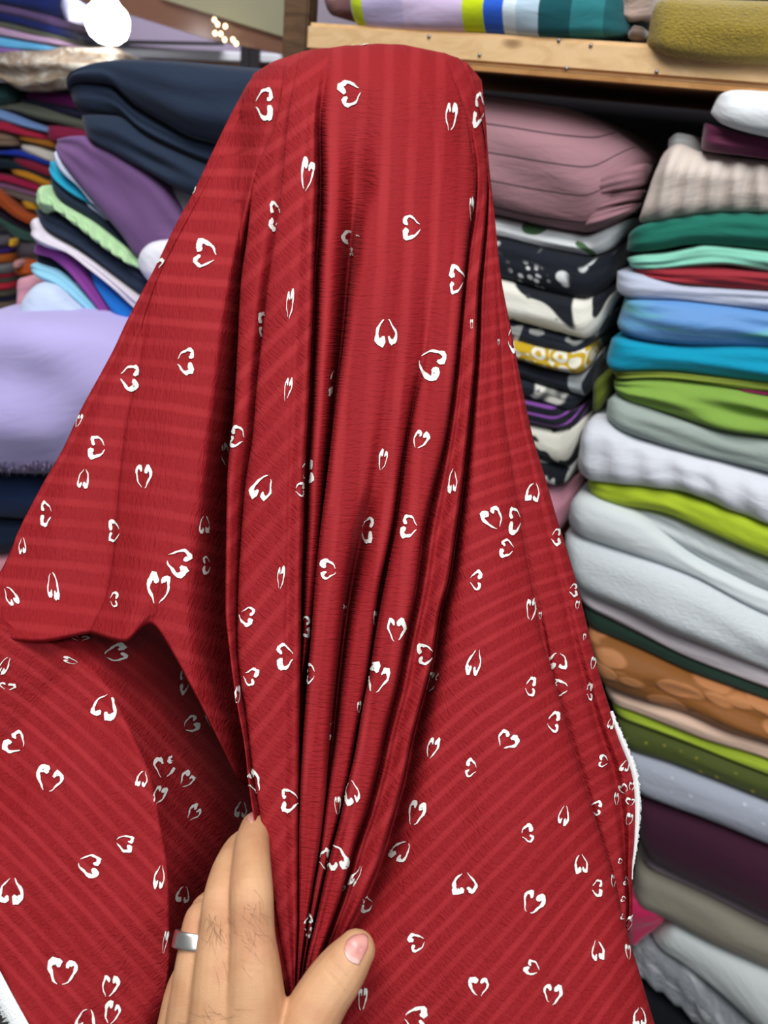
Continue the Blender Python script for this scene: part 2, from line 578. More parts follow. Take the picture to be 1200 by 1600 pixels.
R('large white dotted jacquard fabric', [(874, 838), (900, 836), (930, 844), (1000, 866), (1080, 897), (1200, 958), (X, 1013)], [(890, 903), (930, 926), (1000, 958), (1060, 988), (1200, 1040), (X, 1092)], fabric('#d2d9dd', wscale=130, wrinkle=.5), bulge=.4, wr=.004)
R('white fold, shaded pink under the white jacquard', [(890, 904), (930, 927), (1000, 959), (1060, 989), (1200, 1041), (X, 1093)], [(903, 940), (1000, 987), (1100, 1035), (1200, 1073), (X, 1126)], fabric('#d5ccd2'), bulge=.36, wr=.002)  # pinkish tone is the fold's shade put into its colour
R('thin blackish green fabric under the white jacquard', [(903, 941), (1000, 988), (1100, 1036), (1200, 1074), (X, 1127)], [(910, 974), (1000, 1011), (1100, 1056), (1200, 1092), (X, 1145)], fabric('#24392f'), bulge=.36, wr=.001)
R('copper brown leaf jacquard fabric', [(910, 975), (1000, 1012), (1100, 1057), (1200, 1093), (X, 1146)], [(934, 1061), (1000, 1085), (1080, 1111), (1150, 1140), (1200, 1156), (X, 1205)], fabric('#8f5a2b', 'leaf', '#bd7f50', rough=.55, scale=.8), bulge=.38, wr=.007)
R('peach beige thin folded fabric under the copper jacquard', [(936, 1063), (1000, 1086), (1080, 1112), (1150, 1141), (1200, 1157), (X, 1206)], [(948, 1094), (1000, 1111), (1100, 1150), (1200, 1182), (X, 1237)], fabric('#e3c3ad'), bulge=.5, wr=.002)
R('thin chartreuse folded fabric above the olive dotted one', [(948, 1095), (1000, 1112), (1100, 1151), (1200, 1183), (X, 1238)], [(954, 1116), (1000, 1131), (1100, 1169), (1200, 1207), (X, 1262)], fabric('#a9bf3a'), bulge=.42, wr=.002)
R('olive green fabric with tiny yellow dots', [(955, 1117), (1000, 1132), (1100, 1170), (1200, 1208), (X, 1263)], [(964, 1152), (985, 1168), (1060, 1191), (1200, 1246), (X, 1296)], fabric('#4b5526', 'dots', '#a09a35'), bulge=.4, wr=.002)
R('pale silver grey fabric with small raised specks', [(966, 1156), (1000, 1170), (1060, 1192), (1200, 1247), (X, 1297)], [(985, 1224), (1000, 1233), (1100, 1271), (1200, 1311), (X, 1364)], fabric('#aab0be', 'dots', '#ccd2da'), bulge=.36, wr=.002)
R('thick dark aubergine folded fabric near the bottom of the stack', [(988, 1232), (1100, 1274), (1200, 1313), (X, 1366)], [(998, 1326), (1100, 1376), (1200, 1423), (X, 1482)], fabric('#3d1a2e'), bulge=.32, wr=.003)
R('thin dusky mauve fold beneath the aubergine fabric', [(996, 1328), (1100, 1377), (1200, 1424), (X, 1484)], [(998, 1346), (1100, 1391), (1200, 1441), (X, 1502)], fabric('#8f7e86'), bulge=.5, wr=.001)
R('taupe grey folded fabric under the dusky mauve fold', [(990, 1345), (1100, 1392), (1200, 1442), (X, 1503)], [(984, 1404), (1050, 1430), (1120, 1465), (1200, 1501), (X, 1562)], fabric('#8d8779'), bulge=.4, wr=.004)
R('hot pink cloth corner hanging out under the taupe fabric', [(972, 1440), (985, 1404), (1010, 1412), (1050, 1428)], [(974, 1480), (985, 1482), (1005, 1466), (1046, 1434)], fabric('#d0275f', rough=.5, sheen=.4), off=.02, bulge=.10, wr=.004, depth=.1, crease=.06)
R('white folded fabric above the silver crumpled one', [(1030, 1446), (1060, 1438), (1120, 1466), (1200, 1503), (X, 1570)], [(1008, 1462), (1060, 1491), (1130, 1541), (1200, 1602), (X, 1710)], fabric('#cfd6d5'), bulge=.36, wr=.003)
R('silver grey crumpled lurex fabric', [(975, 1482), (1008, 1464), (1060, 1493), (1130, 1543), (1200, 1604), (X, 1712)], [(968, 1498), (1035, 1540), (1095, 1592), (1150, 1652), (X, 1830)], fabric('#8b8f95', 'blend', '#d7dade', rough=.4, wscale=70, wrinkle=.9), bulge=.3, wr=.008, pleat=.004, pleat_n=14)
R('black folded fabric at the bottom right below the silver one', [(960, 1500), (1035, 1542), (1095, 1594), (1150, 1655), (X, 1835)], [(900, 1625), (1000, 1690), (1100, 1750), (1200, 1805), (X, 1890)], fabric('#12151c'), bulge=.2, wr=.004)

# ------------------------------------------------------------------ printed fabrics, second stack
GK = 'printed fabrics in the stack beside the red cloth'
XL = 640


def K(label, T, B, mat, **kw):
    kw.setdefault('group', GK)
    kw.setdefault('off', -0.04)
    return slab('folded_fabric', label, WALL, T, B, mat, **kw)


mauve = K('thick dusty mauve bolt with thin dark stripes on top of printed fabrics', [(XL, 146), (760, 148), (850, 160), (930, 188), (1012, 240)], [(XL, 312), (780, 337), (850, 352), (912, 364), (960, 352), (990, 332)], fabric('#a07880', 'lines', '#4a3840', scale=1.25), bulge=.34, wr=.006, depth=.3)
for i, (T, B) in enumerate(([[(908, 292), (950, 268), (1008, 252)], [(914, 312), (955, 300), (1000, 292)]],
                            [[(914, 313), (955, 302), (998, 296)], [(914, 334), (955, 322), (992, 314)]],
                            [[(914, 335), (955, 324), (990, 317)], [(908, 364), (950, 350), (985, 334)]])):
    slab('pleated_end', None, WALL, T, B, fabric('#936c74', seed=i), off=-.012, bulge=.5, wr=.006, depth=.06, parent=mauve)
K('white cotton with green leaf print under the mauve bolt', [(XL, 314), (775, 340), (850, 356), (912, 368), (950, 354), (985, 338)], [(XL, 346), (775, 368), (850, 386), (920, 399), (950, 392), (968, 372)], fabric('#e4e9ea', 'leafprint', '#4d7048', scale=.9), bulge=.34)
K('black fabric printed with white flower sprigs', [(XL, 348), (775, 370), (850, 388), (920, 401), (955, 392), (974, 374)], [(XL, 412), (780, 432), (850, 452), (910, 465), (945, 452), (966, 426)], fabric('#191d27', 'floral', '#d8dcdc'), bulge=.32)
K('cream fabric with large black abstract print', [(XL, 414), (780, 434), (850, 454), (910, 466), (940, 455), (960, 440)], [(XL, 470), (795, 499), (860, 516), (915, 529), (938, 512), (954, 478)], fabric('#e2e1d6', 'patches', '#1a1d25', '#3a3c42', scale=.85, seed=1.0), bulge=.36)
K('black fabric with faint grey leaves under the cream print', [(XL, 472), (795, 501), (860, 517), (912, 530), (938, 516), (955, 486)], [(XL, 515), (805, 533), (860, 546), (893, 554), (925, 536), (950, 505)], fabric('#1b202b', 'leafprint', '#8e9290', scale=1.6), bulge=.34)
K('mustard yellow fabric with cream ring print', [(XL, 517), (805, 533), (850, 545), (885, 552), (915, 543), (925, 536)], [(XL, 548), (810, 562), (850, 574), (900, 583), (918, 574), (924, 560)], fabric('#e6e2d0', 'rings', '#c2a01f'), bulge=.4, off=-.03)
K('plain black folded fabric below the mustard rings', [(XL, 550), (810, 564), (850, 576), (900, 585), (925, 570), (938, 545)], [(XL, 574), (815, 590), (865, 606), (912, 618), (926, 606), (930, 580)], fabric('#1a1e28', 'leafprint', '#9aa0a4', scale=.6, seed=4.), bulge=.4)
K('black and white sketch print fabric above the purple stripes', [(XL, 576), (815, 591), (860, 605), (895, 617), (905, 616), (918, 612)], [(XL, 604), (825, 620), (860, 630), (886, 640), (900, 634), (910, 625)], fabric('#1d212b', 'patches', '#dcdcd2', '#85878a', scale=1.5, seed=6.), bulge=.42)
pz = K('black fabric with purple woven stripes', [(XL, 606), (825, 622), (860, 632), (886, 642), (905, 638), (914, 628)], [(XL, 646), (835, 663), (868, 671), (895, 668), (908, 655), (914, 642)], fabric('#171a22', 'lines', '#80489a', scale=.5, lw=.45), bulge=.4)
K('cream print fabric with black motifs near the stack bottom', [(XL, 648), (835, 665), (868, 673), (890, 668), (908, 655), (916, 650)], [(XL, 694), (845, 715), (872, 724), (885, 728), (902, 712), (914, 682)], fabric('#dddccf', 'patches', '#23262c', '#4a4c50', scale=1.1, seed=9.), bulge=.36)
K('black and white print fabric above the pink fleece', [(XL, 696), (845, 717), (872, 726), (887, 728), (900, 718), (908, 704)], [(XL, 740), (852, 752), (868, 758), (882, 756), (894, 742), (902, 726)], fabric('#1c1f27', 'patches', '#c9cbc8', '#60646c', scale=1.4, seed=12.), bulge=.4)
K('soft pink fleece cloth under the printed stack', [(XL, 742), (855, 760), (880, 757), (897, 744), (908, 740)], [(XL, 840), (865, 836), (880, 822), (890, 800), (902, 772)], fabric('#d998ab', sheen=.5), bulge=.2, off=-.05)

# ------------------------------------------------------------------ upper shelf
GU = 'fabrics on the upper pine shelf'
s0 = WALL.sz(541, 20, .02)[0]
bands = [(541, '#a08fd8'), (553, '#c6da1a'), (577, '#c3b6dc'), (640, '#d4c0e2'), (732, '#c6da1a'), (766, '#2c5fd0'), (795, '#d3e4ee'), (815, '#b3cbdc'), (850, '#16525a'), (900, '#2d7b80'), (948, '#205e66'), (985, '#1c4c54')]
ramp = [(WALL.sz(x, 30, .02)[0] - s0, h) for x, h in bands]
slab('fabric_bolt', 'lilac, lime, blue and teal striped bolt lying on the pine shelf', WALL,
     [(541, -60), (620, -66), (850, -66), (940, -50), (978, -12)], [(543, 26), (556, 41), (590, 50), (735, 54), (850, 62), (930, 59), (975, 56)],
     fabric('#c3b6dc', 'stripes', ramp=ramp, wrinkle=.2), off=.02, bulge=.28, depth=.2, group=GU, wr=.004)
slab('fabric_bolt', 'mustard gold textured fabric roll on the pine shelf', WALL,
     [(1012, 22), (1025, 0), (1060, -4), (1200, 2), (X, 8)], [(1001, 70), (1018, 80), (1060, 91), (1120, 97), (1200, 101), (X, 110)],
     fabric('#a8902f', wscale=260, wrinkle=.9, sheen=.5, rough=.65), off=.035, bulge=.34, depth=.2, group=GU, wr=.003)
slab('folded_fabric', 'dusty beige plush cloth bulging between striped bolt and gold roll', WALL,
     [(935, -50), (975, -40), (1020, -30)], [(948, 6), (985, 34), (1012, 26)], fabric('#bfa79c', sheen=.6, wscale=80), off=.0, bulge=.3, depth=.12, group=GU)
slab('folded_fabric', 'crumpled black cloth beside the striped bolt end', WALL,
     [(955, 0), (980, 24), (1012, 34)], [(960, 56), (985, 58), (1008, 58)], fabric('#0d1418'), off=-.01, bulge=.25, depth=.12, group=GU)
slab('folded_fabric', 'small brown plush scrap on the shelf beside the gold roll', WALL,
     [(980, 50), (992, 40), (1006, 42)], [(980, 60), (992, 62), (1008, 62)], fabric('#6c5a52', sheen=.5), off=.012, bulge=.4, depth=.06, group=GU, nt=20)
slab('folded_fabric', 'black fabric lying on top of the gold roll', WALL,
     [(1090, -60), (1200, -60), (X, -55)], [(1090, -4), (1200, 3), (X, 9)], fabric('#17151a'), off=.0, bulge=.2, depth=.2, group=GU)
slab('folded_fabric', 'dusty pink cloth end at the left of the striped bolt', WALL,
     [(506, -40), (525, -45), (542, -40)], [(508, 18), (525, 27), (541, 22)], fabric('#8f6a68'), off=-.05, bulge=.3, depth=.1, group=GU, nt=20)

# ------------------------------------------------------------------ left pile
GL = 'fabrics in the leaning pile on the left'


def P(label, T, B, mat, **kw):
    kw.setdefault('group', GL)
    return slab('folded_fabric', label, PILE, T, B, mat, **kw)


navy_m = fabric('#202c40', wscale=14)
navy = empty('folded_fabric', PILE.pt(PILE.sz(330, 300, .03)[0], PILE.sz(330, 300, .03)[1] - .05, -.1))
tag(navy, 'thick navy blue padded fabric folded in three on top of the pile', 'fabric', GL)
nT = [(98, 150), (104, 118), (150, 97), (210, 94), (300, 97), (360, 103), (450, 112), (560, 125)]
n1 = [(99, 152), (104, 134), (135, 127), (172, 132), (210, 164), (260, 194), (300, 214), (345, 226), (450, 255), (560, 290)]
n2 = [(112, 178), (140, 177), (180, 181), (230, 214), (280, 238), (325, 258), (450, 305), (560, 345)]
nB = [(118, 186), (138, 216), (180, 240), (232, 268), (300, 308), (400, 350), (560, 400)]
for T_, B_, of_ in ((nT, n1, .03), (n1, n2, .018), (n2, nB, .024)):
    slab('fold_layer', None, PILE, T_, B_, navy_m, layers=1, bulge=.34, off=of_, endr=.035, nt=60, depth=.35, parent=navy, wr=.006)
P('white cloth strip showing between navy and purple fabrics', [(188, 232), (230, 266), (262, 290), (300, 300)], [(196, 246), (240, 290), (276, 332), (320, 372)], fabric('#d8dbe8'), bulge=.16, off=-.01)
P('broad purple folded fabric hanging diagonally', [(75, 217), (128, 211), (150, 224), (172, 230), (205, 250), (248, 284), (285, 345), (340, 420)], [(76, 230), (118, 282), (158, 332), (188, 366), (219, 402), (238, 402), (262, 410), (300, 450)], fabric('#70517f', wscale=10), bulge=.10, off=.02, wr=.006)
P('white fabric roll end below the purple fabric', [(206, 420), (220, 392), (240, 378), (300, 372)], [(212, 426), (228, 438), (250, 452), (300, 470)], fabric('#e6e6f2'), off=.03, bulge=.3, wr=.002)
P('thin white folded strip beside the purple fabric corner', [(73, 243), (80, 236), (106, 260), (130, 288), (170, 335)], [(77, 250), (98, 270), (122, 290), (145, 318), (170, 342)], fabric('#cfd6f0'), bulge=.5, off=.012)
P('thin turquoise folded fabric under the white strip', [(66, 256), (74, 251), (100, 270), (126, 290), (165, 335)], [(68, 264), (90, 287), (118, 309), (140, 320), (165, 344)], fabric('#1f93b4'), bulge=.5, wr=.004)
P('lilac white fold peeking under the turquoise fabric', [(122, 306), (135, 305), (155, 322), (180, 352)], [(126, 312), (140, 324), (160, 340), (180, 362)], fabric('#c5c6e2'), bulge=.4)
P('navy folded fabric above the light green one', [(68, 282), (76, 274), (118, 308), (160, 336), (200, 372), (235, 410)], [(74, 296), (100, 322), (150, 348), (200, 392), (235, 425)], fabric('#1d2839'), bulge=.4)
P('pistachio green rolled fabric with a twisted end', [(47, 306), (66, 290), (78, 302), (100, 320), (140, 345), (180, 374), (230, 410)], [(54, 322), (70, 336), (84, 330), (120, 352), (170, 391), (230, 432)], fabric('#abd0a0'), bulge=.5, wr=.005, pleat=.004, pleat_n=10, off=.01)
P('dark navy crumpled fabric below the pistachio roll', [(42, 331), (62, 326), (100, 342), (170, 392), (250, 440)], [(54, 341), (80, 363), (130, 392), (180, 430), (250, 482)], fabric('#222c40'), bulge=.36, wr=.006)
P('cream satin folded fabric with puckered end', [(37, 352), (54, 340), (74, 362), (120, 391), (160, 418), (240, 478)], [(43, 376), (68, 385), (108, 396), (150, 428), (240, 505)], fabric('#d6cfdc', rough=.5), bulge=.42, wr=.005, off=.008)
P('royal blue folded fabric between cream and magenta', [(130, 410), (150, 427), (180, 456), (240, 502)], [(134, 424), (160, 465), (196, 517), (240, 560)], fabric('#1c6cc0'), bulge=.2)
P('magenta purple folded fabric', [(43, 384), (70, 384), (100, 397), (130, 424), (190, 512), (240, 565)], [(41, 396), (75, 401), (100, 417), (132, 455), (188, 528), (240, 590)], fabric('#863e90'), bulge=.3)
P('black fabric layer above the light cyan one', [(46, 400), (75, 402), (100, 418), (132, 456), (190, 530)], [(46, 412), (70, 418), (100, 432), (130, 462), (190, 540)], fabric('#131a26'), bulge=.2, off=-.01)
P('light cyan folded fabric', [(36, 423), (50, 412), (80, 419), (108, 438), (140, 468), (200, 535)], [(41, 426), (64, 436), (92, 447), (130, 478), (200, 550)], fabric('#8cc8e0'), bulge=.45)
P('dark navy fabric above the pale ice blue one', [(62, 440), (90, 446), (112, 458), (150, 490), (200, 536)], [(66, 446), (90, 460), (120, 482), (172, 534), (200, 560)], fabric('#1e2738'), bulge=.3)
P('pale ice blue rounded fabric on the lilac bolt', [(26, 488), (44, 456), (64, 443), (80, 446), (112, 474), (172, 528), (220, 560)], [(24, 520), (60, 524), (100, 530), (170, 545), (220, 580)], fabric('#c3d3ea'), bulge=.3, off=.02)
P('pale pink cloth edge left of the ice blue fabric', [(23, 436), (40, 434), (60, 440)], [(24, 500), (36, 500), (50, 495)], fabric('#c9909f'), bulge=.1, off=-.05, depth=.1)
lil = P('large lilac plush bolt with frayed lower edge', [(-130, 520), (-60, 506), (0, 501), (60, 499), (110, 508), (150, 519), (185, 532), (280, 560)], [(-130, 735), (-60, 735), (0, 736), (50, 740), (90, 738), (140, 728), (200, 715), (280, 700)], fabric('#b5abe0', wscale=9, sheen=.4), bulge=.17, off=.10, wr=.014, depth=.3, endr=.05)
# frayed fringe of the lilac bolt
rng = random.Random(4)
vs, fs = [], []
for k in range(520):
    x = -120 + 330 * rng.random()
    s, z = PILE.sz(x, 730 + rng.uniform(-10, 6), .13)
    ln, w = rng.uniform(.006, .017), rng.uniform(.0008, .0018)
    o = .112 + rng.uniform(0, .018)
    dx = rng.uniform(-.004, .004)
    a = [PILE.pt(s - w, z, o), PILE.pt(s + w, z, o), PILE.pt(s + dx, z - ln, o + rng.uniform(-.004, .004)), PILE.pt(s, z, o - .002)]
    b = len(vs)
    vs += a
    fs += [(b, b + 1, b + 2), (b + 1, b + 3, b + 2), (b + 3, b, b + 2)]
fr = mesh_obj('frayed_fringe', vs, fs, fabric('#b7a3d2'), lil, uvs=[(0, 0)] * len(vs))
fr['kind'] = 'stuff'
P('dark navy folded fabric right under the lilac bolt', [(-130, 736), (0, 742), (70, 750), (280, 740)], [(-130, 800), (0, 806), (50, 810), (280, 806)], fabric('#17294a'), bulge=.3, off=.08)
P('navy folded fabric, lowest of the left pile', [(-130, 802), (0, 808), (50, 812), (280, 810)], [(-130, 858), (0, 864), (30, 860), (280, 850)], fabric('#142138'), bulge=.3, off=.07)
P('pink fabric fold at the bottom left below the navy ones', [(-130, 862), (0, 868), (30, 866), (280, 860)], [(-130, 960), (0, 960), (30, 955), (280, 950)], fabric('#c98a97'), bulge=.2, off=.07)
P('dark sheet behind the leaning pile under the navy padded fabric', [(60, 300), (120, 260), (260, 300), (420, 330)], [(60, 520), (120, 540), (260, 700), (420, 700)], fabric('#161b27'), bulge=.03, off=-.10, depth=.1)  # flat dark sheet set behind the pile

# ------------------------------------------------------------------ far left shelves
GF = 'fabrics on the blurred far left shelves'


def F(label, T, B, h, **kw):
    kw.setdefault('group', GF)
    kw.setdefault('nt', 18)
    kw.setdefault('bulge', .45)
    return slab('folded_fabric', label, FAR, T, B, fabric(h, weave=0), **kw)


E = -70
F('royal navy fabric at the top left corner', [(E, -40), (50, -25), (96, -12)], [(E, -6), (0, 6), (92, 27)], '#1c2a66')
F('dusky mauve fabric between two navy ones at the top left', [(E, -6), (0, 6), (92, 27)], [(E, 8), (0, 20), (92, 42)], '#5e4a74')
F('navy fabric below the dusky mauve at the top left', [(E, 8), (0, 20), (92, 42)], [(E, 22), (0, 34), (92, 56)], '#18225a')
F('thin olive grey fabric at the far left top', [(E, 22), (0, 34), (92, 56)], [(E, 30), (0, 42), (94, 62)], '#5d6152')
F('pinkish mauve fabric above the sky blue one', [(E, 30), (0, 42), (60, 56), (95, 63)], [(E, 44), (0, 55), (60, 66), (96, 70)], '#b294b4')
F('sky blue fabric at the far left', [(E, 46), (0, 58), (60, 69), (84, 73)], [(E, 62), (0, 73), (60, 79), (84, 77)], '#62aee0')
F('light purple fabric edge under the sky blue', [(E, 64), (0, 74), (46, 79)], [(E, 76), (0, 82), (40, 85)], '#8a68b0')
F('dark green rolled fabric at the left edge', [(E, 128), (0, 128), (20, 132), (30, 145)], [(E, 170), (0, 166), (18, 163), (29, 152)], '#24403f')
F('burgundy fabric under the plastic wrapped package', [(32, 150), (60, 141), (100, 144), (140, 150)], [(40, 154), (60, 158), (104, 168), (140, 176)], '#57134f')
F('blackish navy fabric under the burgundy one', [(26, 152), (60, 158), (104, 168), (140, 176)], [(26, 162), (60, 168), (108, 182), (140, 190)], '#1b1c33')
F('olive grey fabric beside the navy padded fabric', [(E, 150), (10, 164), (40, 160), (110, 182), (150, 194)], [(E, 164), (10, 172), (60, 187), (120, 200), (150, 208)], '#5b5f54')
F('light blue fabric at the far left', [(E, 150), (0, 171), (50, 190), (92, 206)], [(E, 172), (0, 189), (50, 202), (90, 211)], '#7291c4')
F('crimson fabric right of the light blue one', [(68, 195), (120, 200), (150, 210)], [(72, 222), (110, 222), (150, 226)], '#8a2145')
F('bright red fabric with lace at the left edge', [(E, 180), (10, 190), (30, 199), (76, 213)], [(E, 200), (0, 206), (30, 212), (74, 221)], '#a01f3d')
F('amber fabric under the red lace one', [(22, 211), (50, 215), (90, 224)], [(22, 217), (50, 224), (90, 234)], '#98601f')
F('tan beige fabric at the left edge', [(E, 206), (0, 208), (26, 214)], [(E, 230), (0, 229), (28, 229)], '#7c6656')
F('ivory folded fabric left of the purple one', [(28, 225), (50, 228), (90, 242)], [(28, 233), (50, 242), (90, 258)], '#c6c0b8')
F('cobalt blue fabric at the far left', [(E, 232), (5, 236), (22, 234), (90, 254)], [(E, 244), (5, 243), (30, 246), (90, 264)], '#17309a')
F('dark red fabric under the cobalt blue', [(14, 246), (40, 250), (90, 268)], [(18, 253), (40, 262), (90, 280)], '#7d1b35')
F('black fabric under the dark red one', [(E, 244), (14, 250), (40, 262), (90, 280)], [(E, 272), (14, 264), (40, 268), (90, 288)], '#10202c')
F('golden amber fabric at the far left', [(8, 266), (30, 265), (90, 288)], [(18, 272), (40, 280), (90, 300)], '#b4761b')
F('crimson pink fabric under the golden amber', [(E, 262), (0, 272), (40, 281), (90, 302)], [(E, 284), (0, 284), (40, 295), (90, 312)], '#92173f')
F('thin mauve fabric fold at the far left', [(E, 284), (0, 286), (40, 296), (90, 313)], [(E, 292), (10, 293), (40, 302), (90, 318)], '#8b5c80')
F('grey olive fabric at the far left below the mauve fold', [(E, 293), (10, 294), (40, 303), (90, 319)], [(E, 305), (10, 304), (40, 316), (90, 330)], '#635650')
F('small yellow fabric end left of the pistachio roll', [(30, 314), (42, 312), (60, 318)], [(36, 322), (44, 327), (60, 330)], '#c08c20')
F('rust orange fabric drooping at the left edge', [(E, 270), (0, 298), (25, 324), (60, 345)], [(E, 290), (0, 322), (25, 340), (60, 358)], '#a3481f', off=.02)
F('dark maroon fabric under the rust orange', [(E, 292), (0, 324), (25, 342), (60, 360)], [(E, 310), (0, 338), (25, 352), (60, 368)], '#2a1a2c')
F('grey green fabric at the left edge', [(E, 312), (0, 338), (25, 353), (60, 369)], [(E, 350), (0, 352), (25, 372), (60, 382)], '#35504a')
rolls = [('charcoal grey', 352, 366, '#2f3036'), ('slate grey', 366, 386, '#55525a'), ('violet', 386, 396, '#371c66'), ('burnt orange', 396, 411, '#a0531e'),
         ('ash grey', 411, 427, '#6f7176'), ('wine red', 427, 434, '#8d1a33'), ('moss', 434, 441, '#474a40'), ('scarlet', 441, 453, '#b12438'), ('dark khaki', 453, 464, '#4b4740'),
         ('midnight blue', 464, 471, '#1d1c38'), ('tan', 471, 482, '#6d5c50'), ('tangerine', 482, 491, '#b0571d'), ('dark brown', 491, 506, '#362c2c')]
for nm, y0, y1, h in rolls:
    F(nm + ' fabric roll end on the lower far left shelf', [(E, y0 - 2), (0, y0 + 1), (24, y0)], [(E, y1 - 2), (0, y1 + 1), (23, y1)], h, nt=12)
F('orange cloth with pink tip left of the cyan fabric', [(20, 412), (32, 406), (60, 414)], [(20, 428), (34, 434), (60, 432)], '#b5521f', off=.03)
F('small pink cloth tip on the orange cloth', [(20, 410), (27, 407), (33, 410)], [(20, 419), (27, 420), (32, 418)], '#d59a9a', off=.06, nt=10, depth=.03)
F('small yellow cloth end above the violet roll', [(14, 374), (19, 373), (24, 375)], [(14, 385), (19, 387), (24, 384)], '#d9a326', off=.03, nt=10, depth=.03)
F('grey cloth behind the magenta fabric end', [(22, 372), (40, 370), (70, 374)], [(24, 404), (40, 408), (70, 410)], '#4f4a52', off=-.02)

# plastic-wrapped package
g = NT('clear_wrap_package')
hv = g.noise(g.uv(1, 1.6, 1), 26.0, 4.0, 0.6, 1.5)
pc = g.mix(g.step(hv, .42, .66), lin('#a8937f'), lin('#d8d2c8'))
wrapm = g.finish(pc, g.bump(hv, .9, .012), .22, .6)
slab('wrapped_package', 'beige package in glossy plastic wrap beside the navy fabric', FAR, [(E, 92), (0, 84), (60, 78), (140, 74), (190, 78)], [(E, 120), (0, 124), (40, 143), (96, 139), (190, 140)], wrapm, cat='package', off=.05, bulge=.3, wr=.02)

# ------------------------------------------------------------------ top left: counter, soffit, lamp, glints
MID = Plane(0, 2.5)
prism('display_counter', MID, [(60, 66), (440, 84), (440, 100), (60, 82)], plain('counter_white', '#dfe2ee', .25), .5, 0, None, .004)
tag(bpy.data.objects['display_counter'], 'glossy white counter edge behind the navy fabric', 'counter')
ca_, cb_ = MID.sz(60, 83, -.03), MID.sz(440, 101, -.03)
o = prism_sz('counter_front', MID, [ca_, cb_, (cb_[0], 0.0), (ca_[0], 0.0)], plain('counter_brown', '#a9795f', .35), .4, -.03)
tag(o, 'brown counter front panel below the white counter edge', 'panel')
o = prism('black_rail', MID, [(95, 60), (345, 66), (345, 70), (95, 66)], plain('rail_black', '#16161d', .5), .04, .03)
tag(o, 'thin black rail above the white counter', 'rail')
o = prism('mauve_panel', BACK, [(200, 8), (450, 30), (450, 90), (200, 70)], plain('panel_mauve', '#a295b0', .45), .04, .06)
tag(o, 'mauve grey display panel behind the lamp', 'panel')
o = prism('dark_panel', BACK, [(60, -40), (210, -40), (210, 70), (60, 66)], plain('panel_dark', '#1c2036', .6), .04, .03)
tag(o, 'dark blue grey panel behind the lamp', 'panel')
SOF = Plane(0, 2.1)
so = empty('sloping_soffit', SOF.pt(SOF.sz(340, 30)[0], 1.9))
tag(so, 'pale olive sloping soffit board with brown glossy edge', 'soffit')
prism('board', SOF, [(252, -2), (470, 66), (560, -420), (160, -420)], plain('soffit_olive', '#a8a488', .7), .04, 0, so)
prism('edge_board', SOF, [(100, -40), (252, -4), (470, 64), (470, 90), (330, 62), (200, 22), (90, -10)], plain('soffit_brown', '#8a6250', .22), .05, -.02, so)
fl_ = slab('fabric_roll', 'pale lilac wrapped roll end left of the bright lamp', FAR, [(92, 8), (100, -4), (112, -4), (124, 14)], [(100, 30), (106, 33), (114, 30), (124, 22)], fabric('#b9b8dd', weave=0), off=.08, bulge=.3, depth=.15, nt=16)
# lamp
LAMP = Plane(0, 1.75)
lp = LAMP.pt(*LAMP.sz(168, 36))
lamp = empty('pendant_lamp', lp)
tag(lamp, 'glaring round white bulb lamp at the top left', 'lamp')
g = NT('lamp_glow')
g.b.inputs['Base Color'].default_value = (1, 1, 1, 1)
g.b.inputs['Emission Color'].default_value = (1, .99, .96, 1)
g.b.inputs['Emission Strength'].default_value = 14
bulb_mat = g.m


def lathe(name, prof, center, mat, parent, seg=24, axis=Vector((0, 0, 1))):
    vs, fs = [], []
    q = axis.to_track_quat('Z', 'Y')
    for r, z in prof:
        for k in range(seg):
            a = 2 * math.pi * k / seg
            vs.append(center + q @ Vector((r * math.cos(a), r * math.sin(a), z)))
    for i in range(len(prof) - 1):
        for k in range(seg):
            k2 = (k + 1) % seg
            fs.append((i * seg + k, i * seg + k2, (i + 1) * seg + k2, (i + 1) * seg + k))
    return mesh_obj(name, vs, fs, mat, parent)


lathe('bulb', [(.0005, -.038), (.018, -.035), (.034, -.024), (.041, -.008), (.042, .008), (.037, .022), (.026, .032), (.020, .040)], lp, bulb_mat, lamp)
lathe('neck', [(.020, .040), (.022, .046), (.020, .062), (.012, .066), (.0005, .066)], lp + Vector((-.012, 0, 0)), bulb_mat, lamp)
lathe('cord', [(.003, .066), (.003, 1.2)], lp, plain('cord_white', '#cfcfcf'), lamp, 8)
# highlights on the brown edge, built as glowing beads on an added wire
warm = plain('warm_glint_glow', '#fff0c0', .3, 0, '#ffe9b0', 5.0)
glint_px = ((335, 31), (340, 38), (352, 41), (336, 52), (345, 53), (351, 62), (364, 62), (369, 68))
glint_c = [SOF.pt(*SOF.sz(px, py, .05), .05) for px, py in glint_px]
ls = empty('glint_string', SOF.pt(*SOF.sz(330, 22, .0), .0))
tag(ls, 'warm reflected highlights under the olive soffit, built as glowing beads', 'light string')
wpts = [SOF.pt(*SOF.sz(330, 22, 0), 0)] + glint_c
vs, fs = [], []
for p in wpts:
    vs += [p + Vector(d) * .0012 for d in ((1, 0, 0), (-.5, .87, 0), (-.5, -.87, 0))]
for i in range(len(wpts) - 1):
    for k in range(3):
        fs.append((i * 3 + k, i * 3 + (k + 1) % 3, i * 3 + 3 + (k + 1) % 3, i * 3 + 3 + k))
mesh_obj('wire', vs, fs, plain('wire_dark', '#3a2d28'), ls)  # wire added to carry the glints
for c in glint_c:
    lathe('bead', [(.0004, -.005), (.0032, -.0035), (.0045, 0), (.0032, .0035), (.0004, .005)], c, warm, ls, 10)
